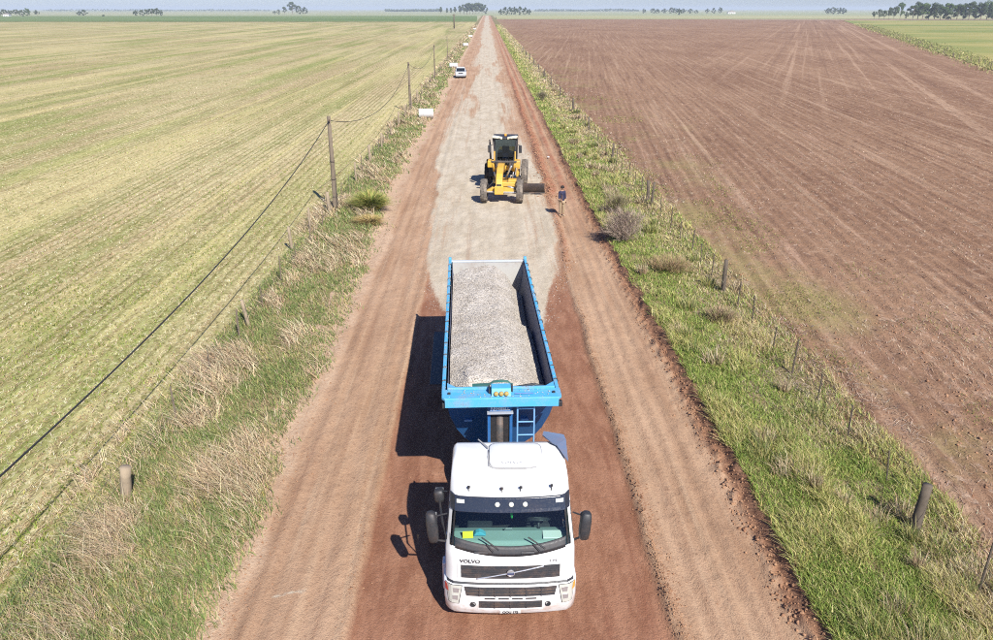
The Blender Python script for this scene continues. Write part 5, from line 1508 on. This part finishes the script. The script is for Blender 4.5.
pipe(-6.6, 165.0, 'white pipe lying on the verge just behind the pickup', R(-5))
pipe(-6.7, 262.0, 'third white pipe down the left verge, beyond the pickup', R(8))
pipe(-6.7, 345.0, 'fourth white pipe down the left verge', R(-3))
pipe(-6.8, 470.0, 'fifth white pipe down the left verge, almost at the horizon', R(3))

m = MB()
V_, F_ = lumps(np.array([[4.75, 63.0, gz(4.75, 63.0) + 0.10]]), np.array([0.24]), RNG, 0.6)
o = mesh_np('plastic_bag', V_, F_, paint('white_plastic', (0.78, 0.77, 0.74, 1), 0.5, dirt=0.1))
o.modifiers.new('sub', 'SUBSURF').levels = 2
tag(o, 'small crumpled white bag on the red soil right of the grader', 'bag')

# ------------------------------------------------------------------ telephone poles and wire on the left
WOOD = paint('weathered_pole_wood', rgb(136, 122, 104), 0.9, dirt=0.5, dirtcol=rgb(98, 84, 70), scale=6, bump=0.4)
WOODD = paint('dark_post_wood', rgb(112, 100, 86), 0.9, dirt=0.5, dirtcol=rgb(74, 64, 54), scale=7, bump=0.5)
WOODL = paint('pale_split_wood', rgb(178, 160, 134), 0.9, dirt=0.4, dirtcol=rgb(120, 104, 88), scale=7, bump=0.5)
WIREM = paint('black_cable', (0.02, 0.02, 0.02, 1), 0.6, dirt=0.05)
CER = paint('brown_insulator', (0.10, 0.07, 0.05, 1), 0.3)
POLES = [(-8.72, 45.2, 5.35, 0.15, 'nearest grey wooden telephone pole at the left fence'),
         (-8.70, 93.0, 5.4, 0.15, 'second telephone pole down the left fence, level with the white pipe'),
         (-8.85, 141.0, 5.3, 0.12, 'third telephone pole down the left fence, level with the pickup'),
         (-8.9, 189.0, 5.2, 0.10, 'fourth telephone pole down the left fence, beyond the pickup')]
tops = []
for i, (x, y, h, r, lb) in enumerate(POLES):
    z = gz(x, y)
    p = thing('telephone_pole', lb, 'pole', (x, y, z), 0, 'telephone poles along the left fence')
    lx = 0.03
    MB().tube([(0, 0, -0.3), (0, 0, 0.4), (-lx * 0.4, 0.02, h * 0.5), (-lx, 0.03, h)], [r, r * 0.97, r * 0.82, r * 0.66], 12).build('shaft', WOOD, p, smooth=True)
    MB().tube([(-lx + 0.05, -0.15, h - 0.20), (-lx + 0.05, -0.02, h - 0.20)], 0.02, 8).build('bracket', STEEL, p)
    MB().at((-lx + 0.05, -0.17, h - 0.22)).lathe([(-0.05, 0.03), (-0.03, 0.05), (0.02, 0.04), (0.06, 0.045), (0.09, 0.02)], 'z', 10).build('insulator', CER, p)
    for zz in (0.9, 1.9, 2.9):
        MB().at((0, 0, zz)).lathe([(-0.015, r * 0.99), (-0.015, r * 1.02), (0.015, r * 1.02), (0.015, r * 0.99)], 'z', 12, cap=False).build('strap', STEEL, p)
    tops.append(Vector((x - lx + 0.05, y - 0.17, z + h - 0.20)))
def span(a, b, sag, r):
    pts = []
    for i in range(41):
        t = i / 40
        p = a.lerp(b, t); p.z -= sag * 4 * t * (1 - t)
        pts.append(p)
    return MB().tube(pts, r, 6)
start = Vector((-9.35, -13.0, 5.4))
for (a, b, sag, lb) in ((start, tops[0], 2.45, 'slack black telephone cable crossing the stubble field'), (tops[0], tops[1], 1.9, 'black telephone cable between the nearest two poles'), (tops[1], tops[2], 1.7, 'black telephone cable beside the pickup, between second and third pole')):
    tag(span(a, b, sag, 0.021 if a is start else 0.018).build('telephone_cable', WIREM, None, smooth=True), lb, 'cable', 'telephone cables')
p = thing('power_pole', 'tall dark pole standing alone in the far left field', 'pole', (-19.5, 505, 0.1))
MB().tube([(0, 0, -0.1), (0, 0, 8.0)], [0.42, 0.34], 10).build('shaft', WOODD, p, smooth=True)
MB().box(-1.0, 1.0, -0.1, 0.1, 7.3, 7.5).build('cross_arm', WOODD, p)

# ------------------------------------------------------------------ wire fences
FW = paint('fence_wire', (0.10, 0.095, 0.09, 1), 0.6, metal=0.5, dirt=0.3)
def post_mesh(h, r, n=9, top=0.9, crook=0.0):
    m = MB(); pts = []; rr = []
    for k in range(5):
        t = k / 4
        pts.append((crook * math.sin(t * 3), crook * math.cos(t * 2.3) - crook, -0.25 + (h + 0.25) * t)); rr.append(r * (1.08 - (1.08 - top) * t) * (1 + 0.05 * random.uniform(-1, 1)))
    m.tube(pts, rr, n)
    return m
def fence(root, xs_, main, drops, wires_z, wire_r, mw, md):
    tmpl = [post_mesh(1.42, 0.135, crook=0.02), post_mesh(1.25, 0.10, crook=0.03), post_mesh(1.35, 0.085, crook=0.02)]
    proto = [m.build('post', mw, root, smooth=True) for m in tmpl]
    dm = [post_mesh(1.12, 0.028, 6, crook=0.01), post_mesh(0.95, 0.022, 6, crook=0.02)]
    dproto = [m.build('dropper', md, root) for m in dm]
    used = set()
    def place(plist, k, x, y, sc, lean):
        o = plist[k]
        if (id(plist), k) in used:
            o = o.copy(); COL.objects.link(o); o.parent = root
        used.add((id(plist), k))
        o.location = (x - root.location.x, y - root.location.y, gz(x, y) - root.location.z)
        o.rotation_euler = (lean[0], lean[1], random.uniform(0, 6.28)); o.scale = (sc[0], sc[0], sc[1])
    for i, (x, y, s, hh, lx, ly) in enumerate(main):
        place(proto, i % 3, x, y, (s, hh), (lx, ly))
    for i, (x, y) in enumerate(drops):
        if y < 170:
            place(dproto, i % 2, x, y, (random.uniform(0.9, 1.2), random.uniform(0.85, 1.1)), (random.uniform(-0.06, 0.06), random.uniform(-0.08, 0.08)))
    ys_ = np.concatenate([np.arange(2, 60, 2.0), np.arange(60, 260, 8.0)])
    for wz in wires_z:
        pts = []
        for y in ys_:
            x = xs_(y); pts.append((x - root.location.x, y - root.location.y, gz(x, y) + wz + 0.02 * math.sin(y * 1.7 + wz * 9) - root.location.z))
        MB().tube(pts, wire_r, 4).build('wire', FW, root)
xr_ = lambda y: FENCE_R + 0.10 * math.sin(y * 0.07)
xl_ = lambda y: FENCE_L + 0.10 * math.sin(y * 0.05 + 1)
fr_root = thing('wire_fence', 'wire fence of grey wooden posts and thin droppers beside the ploughed field', 'fence', (FENCE_R, 15.0, gz(FENCE_R, 15.0)))
main = [(9.52, 14.9, 0.85, 0.82, R(2), R(5)), (9.68, 31.0, 0.9, 1.08, R(-2), R(1)), (9.62, 46.2, 0.95, 1.05, R(1), R(-3)), (9.70, 47.6, 0.8, 0.9, R(-3), R(2)), (9.66, 62.5, 0.9, 1.0, R(2), R(2)), (9.72, 78.0, 0.9, 1.0, 0, R(-2)), (9.75, 94, 0.9, 1.0, 0, R(2)), (9.7, 110, 0.9, 1.0, 0, 0), (9.7, 126, 0.9, 1.0, 0, 0), (9.7, 142, 0.9, 1.0, 0, 0), (9.7, 158, 1.0, 1.0, 0, 0), (9.7, 175, 1.0, 1.0, 0, 0), (9.7, 192, 1.0, 1.0, 0, 0), (9.7, 210, 1.1, 1.0, 0, 0), (9.7, 230, 1.2, 1.0, 0, 0)]
dr = [(xr_(y) + random.uniform(-0.05, 0.05), y + random.uniform(-0.3, 0.3)) for y in np.concatenate([np.arange(13.0, 30, 2.05), np.arange(33, 45.5, 2.1), np.arange(49.5, 170, 2.6)]) if min(abs(y - q[1]) for q in main) > 0.8]
fence(fr_root, xr_, main, dr, (0.35, 0.65, 0.95), 0.0055, WOODD, WOODD)
fl_root = thing('wire_fence', 'old wire fence half hidden in dry grass on the left', 'fence', (FENCE_L, 16.4, gz(FENCE_L, 16.4)))
main = [(-8.68, 16.4, 1.0, 0.60, R(-9), R(7)), (-9.45, 37.3, 0.75, 0.95, R(2), R(2)), (-9.3, 40.8, 0.7, 0.95, R(-2), R(-2)), (-8.95, 44.6, 0.8, 0.9, 0, R(3)), (-8.85, 27.5, 0.7, 0.8, R(4), R(-4))] + [(-8.9, y, 0.8, 0.95, 0, 0) for y in (54, 61, 68, 75, 82, 89, 97, 105, 113, 122, 131, 140, 150, 161, 173, 186, 200)]
dr = [(xl_(y), y) for y in np.arange(20, 160, 3.1) if min(abs(y - q[1]) for q in main) > 0.8]
fence(fl_root, xl_, main, dr, (0.40, 0.75), 0.005, WOODL, WOOD)
# far field boundary on the right
bx0, by0, bx1, by1 = 92.0, 146.0, 274.0, 625.0
fb_root = thing('boundary_fence', 'far line of fence posts between the ploughed field and green pasture', 'fence', (bx0, by0, 0.12))
bp_ = post_mesh(1.3, 0.085, 6).build('post', WOOD, fb_root)
for i in range(1, 70):
    t = (i / 70) ** 1.2
    o = bp_.copy(); COL.objects.link(o); o.parent = fb_root
    o.location = ((bx1 - bx0) * t + random.uniform(-0.6, 0.6), (by1 - by0) * t + random.uniform(-2, 2), 0); sc = random.uniform(0.8, 1.4); o.scale = (sc, sc, random.uniform(0.7, 1.15)); o.rotation_euler = (0, random.uniform(-0.08, 0.08), 0)
ww = []
nW = 16000
t = RNG.random(nW) ** 1.2
q = RNG.normal(0, 2.2, nW)
X = bx0 + (bx1 - bx0) * t + q * 0.93 + 2.0; Y = by0 + (by1 - by0) * t - q * 0.36
hh = RNG.uniform(0.15, 0.55, nW)
join_blades('boundary_weeds', [blades(np.stack([X, Y, np.full(nW, 0.15)], -1), hh, np.stack([RNG.normal(0, 0.25, nW), RNG.normal(0, 0.25, nW)], -1), 0.0008 * Y, pal([(172, 178, 108), (208, 200, 136), (222, 210, 152), (160, 166, 100)], nW))], GRASSM, 'rank grass along the far field boundary on the right', 'grass')

# ------------------------------------------------------------------ bushes
TWIGM = paint('grey_bare_twigs', rgb(188, 168, 150), 0.9, dirt=0.4, dirtcol=rgb(152, 134, 118), scale=5)
def twig_bush(name, label, x, y, R_, H, nst, cols, leafcols=None, lean=(0, 0), nleaf=0):
    o = thing(name, label, 'bush', (x, y, gz(x, y)))
    V = []; 
    m = MB(); tips = []
    for i in range(14):
        a = random.uniform(0, 6.28); rr = random.uniform(0.2, 0.7) * R_
        m.tube([(0.06 * math.cos(a), 0.06 * math.sin(a), -0.05), (rr * 0.5 * math.cos(a), rr * 0.5 * math.sin(a), H * 0.35), (rr * math.cos(a) + lean[0] * 0.4, rr * math.sin(a), H * 0.7)], [0.022, 0.015, 0.008], 5)
        tips.append((rr, a))
    if nst > 5000:                       # a shrub of bare forking branches
        for i in range(46):
            a = random.uniform(0, 6.28); el = random.uniform(0.35, 1.35)
            b0 = Vector((random.uniform(-0.15, 0.15), random.uniform(-0.15, 0.15), 0.0))
            d0 = Vector((math.cos(a) * math.cos(el) + lean[0] * 0.5, math.sin(a) * math.cos(el), math.sin(el)))
            L0 = random.uniform(0.45, 1.0) * H * 0.62
            e0 = b0 + d0 * L0
            m.tube([b0, b0 + d0 * L0 * 0.5 + Vector((random.uniform(-.05, .05), random.uniform(-.05, .05), 0)), e0], [0.016, 0.012, 0.009], 4, cap=False)
            for j in range(4):
                d1_ = (d0 + Vector((random.uniform(-.7, .7), random.uniform(-.7, .7), random.uniform(-.3, .6)))).normalized()
                s0_ = b0 + d0 * L0 * random.uniform(0.45, 1.0); e1 = s0_ + d1_ * random.uniform(0.25, 0.6)
                m.tube([s0_, e1], [0.009, 0.005], 3, cap=False)
                for k in range(4):
                    d2_ = (d1_ + Vector((random.uniform(-.8, .8), random.uniform(-.8, .8), random.uniform(-.2, .7)))).normalized()
                    s1_ = s0_ + (e1 - s0_) * random.uniform(0.3, 1.0)
                    m.tube([s1_, s1_ + d2_ * random.uniform(0.15, 0.4)], [0.007, 0.003], 3, cap=False)
        nst = nst // 3
    m.build('stem', TWIGM if nst == 3000 else WOODD, o)
    n = nst
    u = RNG.normal(0, 1, (n, 3)); u /= np.linalg.norm(u, axis=1)[:, None]
    rad = RNG.random(n) ** 0.45
    lump = np.clip(0.82 + 0.75 * fbm(u[:, 0] * 2.4 + 5 + x, u[:, 1] * 2.4 + u[:, 2] * 2.0 + y, 301, 3), 0.3, 1.5)
    C = np.stack([u[:, 0] * R_ * rad * lump, u[:, 1] * R_ * rad * lump, H * 0.5 + u[:, 2] * H * 0.5 * rad * lump], -1)
    C[:, 2] = np.maximum(C[:, 2], 0.02)
    L = RNG.uniform(0.10, 0.30, n)
    ln = np.stack([u[:, 0] * L * 0.8 + RNG.normal(lean[0] * 0.3, 0.08, n), u[:, 1] * L * 0.8 + RNG.normal(lean[1] * 0.3, 0.08, n)], -1)
    b = blades(C, L, ln, RNG.uniform(0.008, 0.020, n), pal(cols, n))
    tw = mesh_np('twigs', b[0], [b[1], b[2]], DRYM, parent=o, colors=b[3]); tw['kind'] = 'stuff'
    return o
twig_bush('leafless_bush', 'large greyish leafless bush on the right verge near the person', 6.75, 38.6, 1.15, 1.85, 9000, [(200, 178, 158), (178, 156, 140), (216, 196, 174), (158, 138, 122)], lean=(-0.3, 0.1))
twig_bush('dry_bush', 'low brown dead bush at the foot of the second right-hand fence post', 8.6, 27.6, 0.7, 0.5, 1300, [(196, 168, 136), (172, 146, 118), (214, 190, 154), (166, 168, 104)])
twig_bush('dry_bush', 'brownish thicket of dead stems between leafless bush and right fence', 8.0, 33.6, 1.1, 0.5, 2800, [(206, 176, 136), (184, 152, 118), (170, 166, 104), (214, 192, 148)])
twig_bush('dry_bush', 'small grey dead bush far up the right verge by the road', 6.9, 104.0, 0.9, 1.3, 1600, [(176, 160, 140), (156, 142, 120), (146, 150, 96)])
twig_bush('dry_bush', 'grey scrub bush on the right verge just behind the leafless bush', 7.2, 44.0, 0.8, 1.2, 2000, [(196, 176, 150), (176, 162, 126), (166, 168, 108)])
# arching grass tussock on the left
def tussock(label, x, y, n, H, S, cols):
    o = thing('grass_tussock', label, 'tussock', (x, y, gz(x, y)))
    a = RNG.random(n) * 6.283; q = np.sqrt(RNG.random(n)) * 0.35
    C = np.stack([q * np.cos(a), q * np.sin(a), np.zeros(n)], -1)
    L = RNG.uniform(0.25, 1.0, n) * S * (0.75 + 0.5 * vn(a * 1.6, 0.3, 311))
    ln = np.stack([np.cos(a) * L - 0.1, np.sin(a) * L], -1)
    b = blades(C, H * RNG.uniform(0.45, 1.0, n) * (1.2 - L / S * 0.55), ln, RNG.uniform(0.02, 0.05, n), pal(cols, n) * 1.2, droop=0.33, tipz=0.80)
    t_ = mesh_np('leaves', b[0], [b[1], b[2]], GRASSM, parent=o, colors=b[3]); t_['kind'] = 'stuff'
    MB().lathe([(-0.05, 0.34), (0.06, 0.30), (0.14, 0.16), (0.16, 0.01)], 'z', 14).build('root_crown', DRYM if False else WOODL, o, smooth=True)
tussock('large arching green and yellow grass tussock on the left verge near the first pole', -6.75, 45.6, 2600, 1.5, 1.35, [(160, 176, 92), (186, 190, 108), (144, 162, 80), (222, 206, 132), (204, 196, 116)])
tussock('small straw-coloured tussock just below the large green one on the left', -6.4, 42.6, 1200, 0.55, 0.9, [(222, 198, 138), (206, 182, 124), (190, 172, 110)])

# ------------------------------------------------------------------ trees on the horizon
BARK = paint('tree_bark', rgb(120, 104, 92), 0.9, dirt=0.3, scale=1)
def mat_foliage(name, a, b):
    t = NT(name)
    n1 = t.noise(9.0, 3, 0.6)
    return t.fin(t.mix(t.ramp(n1, 0.3, 0.7), a, b), 0.8, 0.2)
FOL = [mat_foliage('dark_foliage', rgb(66, 82, 50), rgb(92, 108, 66)), mat_foliage('dusty_foliage', rgb(84, 98, 70), rgb(110, 122, 86)), mat_foliage('green_foliage', rgb(80, 104, 54), rgb(108, 130, 70))]
def tree_meshes(seed, kind):
    rg_ = np.random.default_rng(seed)
    tr = MB()
    tr.tube([(0, 0, -0.02), (0.01, 0, 0.2), (0.0, 0.01, 0.5), (0.02, 0, 0.8)], [0.028, 0.022, 0.016, 0.006], 7)
    low = {'tall': 0.30, 'round': 0.10, 'spread': 0.28}[kind]
    cl = []
    nc = 26
    for i in range(nc):
        z = low + (0.97 - low) * rg_.random() ** 0.8
        w = {'tall': 0.20, 'round': 0.40, 'spread': 0.42}[kind] * (0.35 + 0.9 * math.sin(math.pi * min(1, (z - low + 0.08) / (1.06 - low))))
        a = rg_.random() * 6.28; r = w * math.sqrt(rg_.random())
        cl.append((r * math.cos(a), r * math.sin(a), z, 0.075 + 0.075 * rg_.random()))
        if i % 3 == 0:
            tr.tube([(0, 0, max(0.12, z - 0.22)), (r * 0.6 * math.cos(a), r * 0.6 * math.sin(a), z - 0.05), (r * math.cos(a), r * math.sin(a), z)], [0.011, 0.007, 0.003], 5)
    n = 130
    V = []; 
    for (x, y, z, s) in cl:
        u = rg_.normal(0, 1, (n, 3)); u /= np.linalg.norm(u, axis=1)[:, None]
        c = np.array([x, y, z]) + u * s * rg_.random((n, 1)) ** 0.4 * np.array([1.15, 1.15, 0.85])
        t1 = rg_.normal(0, 1, (n, 3)); t1 /= np.linalg.norm(t1, axis=1)[:, None]
        t2 = np.cross(t1, u); t2 /= np.linalg.norm(t2, axis=1)[:, None] + 1e-6
        h = 0.020 + 0.016 * rg_.random((n, 1))
        V.append(np.stack([c - t1 * h, c + t2 * h * 0.6, c + t1 * h, c - t2 * h * 0.6], 1))
    V = np.concatenate(V).reshape(-1, 3)
    return tr, V, np.arange(len(V)).reshape(-1, 4)
TREES = {}
def tree(kind, var, fol, x, y, h, w, label, group):
    key = (kind, var, fol)
    t = thing('tree', label, 'tree', (x, y, -0.3 if y > 1400 or abs(x) > 1000 else 0.1), random.uniform(0, 6.28), group)
    t.scale = (h * w, h * w, h)
    if key not in TREES:
        tr, V, F_ = tree_meshes(hash(kind) % 97 * 0 + {'tall': 1, 'round': 2, 'spread': 3}[kind] * 10 + var, kind)
        a = tr.build('trunk', BARK, t)
        b = mesh_np('crown', V, F_, FOL[fol], parent=t)
        TREES[key] = (a.data, b.data)
    else:
        for nm, d in zip(('trunk', 'crown'), TREES[key]):
            link(bpy.data.objects.new(nm, d), t)
    return t
def row(group, where, items):
    """items: (x, y, height, width factor, kind, foliage) from left to right in the picture."""
    for i, (x, y, h, w, kind, fol) in enumerate(items):
        lb = where % (ORD[i] if i else 'leftmost') if '%s' in where else where
        tree(kind, i % 3, fol, x, y, h, w, lb, group)
def spot(px, Y):       # bearing of a horizon tree at a given distance along the road
    return (px - 487.0) / 857.0 * Y
S_ = spot
row('trees on the left edge of the horizon', '%s tree in the clump at the left end of the horizon', [(S_(p, 1330), 1330, h, w, k, f) for p, h, w, k, f in ((2, 8, 1, 'round', 1), (7, 10, 1, 'spread', 1), (13, 9, 1, 'round', 0), (19, 10, 1, 'spread', 1), (24, 9, 1, 'round', 1), (30, 12, 0.9, 'round', 2), (39, 9, 0.8, 'spread', 1))])
row('low trees left of the first field copse', '%s low tree of the lone pair on the left horizon', [(S_(p, 1500), 1500, h, 1.3, 'round', 0) for p, h in ((81, 7.5), (86, 9.5))])
row('small bush in the far green field', 'single small dark bush standing in the far left green field', [(S_(105, 1230), 1230, 3.5, 1.3, 'round', 0)])
row('copse on the left horizon', '%s tree in the copse at the right of the left horizon pair', [(S_(p, 1380), 1380, h, w, k, f) for p, h, w, k, f in ((137, 9, 1.0, 'round', 0), (143, 9, 1.1, 'round', 1), (148, 10, 1, 'spread', 1), (153, 11, 1, 'spread', 0), (158, 11.5, 1, 'spread', 1), (162, 9, 0.9, 'round', 1))])
row('tall clump between copse and road', '%s tree of the tall clump halfway along the left horizon', [(S_(p, 1850), 1850, h, w, k, f) for p, h, w, k, f in ((275, 8, 0.9, 'round', 1), (279, 10, 0.8, 'round', 0), (285, 15, 0.8, 'spread', 1), (293, 25, 0.8, 'spread', 0), (299, 17, 0.9, 'round', 1), (305, 15, 0.9, 'round', 0))])
row('thin trees left of the road', '%s thin tree of the loose row left of the road end', [(S_(p, 2000), 2000, h, 0.9, 'tall', 1) for p, h in ((441, 15), (447, 13), (451, 13), (455, 15), (460, 18))])
row('grove left of the road end', '%s tree of the tall grove just left of the road end', [(S_(p, 1900), 1900, h, w, k, f) for p, h, w, k, f in ((464, 20, 1, 'spread', 1), (467, 22, 1, 'tall', 1), (470, 23, 0.9, 'spread', 0), (473, 22, 1, 'spread', 1), (476, 23, 1, 'tall', 1), (479, 23, 0.9, 'spread', 1), (482, 21, 0.9, 'tall', 0), (485, 19, 0.7, 'round', 0))])
row('grove right of the road end', '%s tree of the dark grove just right of the road end', [(S_(p, 1650), 1650, h, w, k, 0) for p, h, w, k in ((501, 11, 0.8, 'round'), (505, 14, 0.8, 'round'), (510, 15, 0.8, 'round'), (515, 15, 0.9, 'round'), (520, 15, 0.8, 'round'), (525, 14, 0.8, 'round'), (529, 11, 0.8, 'round'))])
row('line of trees on the right horizon', '%s tree of the low line on the right horizon', [(S_(p, 2150), 2150, h, w, 'round', f) for p, h, w, f in ((644, 12, 1, 1), (653, 12, 1.3, 1), (658, 11, 1.2, 0), (665, 12, 1.2, 1), (672, 14, 1.1, 1), (676, 13, 1.2, 0), (684, 12, 1.3, 1), (691, 11, 1.4, 0), (697, 9, 1.2, 1), (708, 12, 0.9, 1), (714, 13, 0.9, 0), (721, 15, 0.8, 1))])
row('single bush before the line', 'single dark round tree standing before the low line on the right horizon', [(S_(680, 1560), 1560, 12, 0.8, 'round', 0)])
row('small block of trees', '%s tree of the small block between the low line and the long row', [(S_(p, 1900), 1900, h, 1.1, 'round', f) for p, h, f in ((829, 13, 1), (834, 14, 0), (840, 14, 1), (845, 13, 0))])
row('loose trees left of the long row', '%s tree of the loose group left of the long right-hand row', [(S_(p, 980), 980, h, w, k, f) for p, h, w, k, f in ((877, 8, 0.8, 'spread', 1), (882, 10, 0.7, 'spread', 1), (887, 9, 0.8, 'spread', 1), (892, 12, 0.7, 'tall', 1), (897, 13, 0.8, 'spread', 1), (903, 17, 0.65, 'spread', 2), (909, 8, 0.6, 'round', 0))])
row('long row of trees on the right', '%s tree of the long tall row at the right end of the horizon', [(S_(p, 890 + dy), 890 + dy, h, w, k, f) for p, dy, h, w, k, f in ((916, 0, 14, 0.95, 'spread', 0), (921, 14, 17, 0.9, 'spread', 0), (926, 0, 16, 1.0, 'spread', 2), (932, 12, 15, 1.0, 'round', 0), (938, 0, 16, 0.9, 'spread', 0), (944, 8, 15, 1.0, 'round', 0), (950, 0, 16, 1.0, 'spread', 2), (955, 10, 14, 1.0, 'round', 0), (961, 0, 15, 1.1, 'spread', 0), (967, 8, 16, 1.0, 'round', 0), (973, 0, 17, 1.0, 'spread', 0), (979, 9, 17, 0.9, 'round', 0), (985, 0, 16, 1.0, 'spread', 0), (991, 6, 18, 0.9, 'spread', 2), (997, 0, 16, 1.0, 'round', 0), (1004, 4, 17, 1.0, 'spread', 0))])
# far woods that read as one mass
def woods(name, label, x0, x1, y, hmax, n, seed):
    rg_ = np.random.default_rng(seed)
    x = rg_.uniform(x0, x1, n); prof = 0.35 + 0.65 * vn(x / 90.0, 0.5, seed) 
    z = rg_.random(n) * hmax * prof
    c = np.stack([x, y + rg_.uniform(0, 60, n), z - 0.3], -1)
    V, F_ = lumps(c, rg_.uniform(1.5, 4.0, n), rg_, 0.8)
    stuff(mesh_np(name, V, F_, FOL[1]), label, 'trees')
woods('distant_woods', 'faint blue line of woods left of the road end', S_(385, 3600), S_(440, 3600), 3600, 15, 900, 5)
woods('distant_woods', 'faint woods on the far right horizon', S_(535, 4200), S_(640, 4200), 4200, 13, 900, 6)
woods('distant_woods', 'very faint woods along the left horizon', S_(45, 4600), S_(270, 4600), 4600, 11, 900, 8)
# farm buildings
BW = paint('white_farm_wall', (0.72, 0.71, 0.68, 1), 0.8)
BRF = paint('tin_roof', rgb(170, 160, 152), 0.5)
def house(name, label, x, y, w, d, h, rz):
    o = thing(name, label, 'building', (x, y, 0.0), rz)
    MB().box(-w / 2, w / 2, -d / 2, d / 2, -0.4, h).build('wall', BW, o)
    MB().prism([(-w / 2 - 0.4, h), (w / 2 + 0.4, h), (0, h + w * 0.22)], 'y', -d / 2 - 0.4, d / 2 + 0.4).build('roof', BRF, o)
    for s in (-1, 1):
        MB().box(s * w * 0.28 - 0.6, s * w * 0.28 + 0.6, -d / 2 - 0.06, -d / 2 + 0.02, 1.0, 2.3).build('window', DG, o)
    MB().box(-0.5, 0.5, -d / 2 - 0.06, -d / 2 + 0.02, -0.2, 2.1).build('door', STEEL, o)
house('farmhouse', 'small white farmhouse among the trees at the left end of the horizon', S_(9.5, 1290), 1290, 8, 8, 3.4, R(5))
house('farm_shed', 'low white shed right of the low tree line on the right horizon', S_(732, 2100), 2100, 18, 12, 3.6, R(-4))

# ------------------------------------------------------------------ summer haze over the plain
hz = bpy.data.materials.new('haze_air')
hz.use_nodes = True
hn = hz.node_tree.nodes
hn.clear()
h_out = hn.new('ShaderNodeOutputMaterial')
h_vol = hn.new('ShaderNodeVolumePrincipled')
h_vol.inputs['Color'].default_value = (0.80, 0.90, 1.0, 1)
h_vol.inputs['Density'].default_value = 0.00016
h_vol.inputs['Anisotropy'].default_value = 0.0
hz.node_tree.links.new(h_vol.outputs[0], h_out.inputs['Volume'])
hb = MB().box(-16500, 16500, -400, 16500, -1.6, 34.0).build('haze', hz)
hb['kind'] = 'stuff'
hb['label'] = 'thin pale haze over the far fields'
hb['category'] = 'haze'
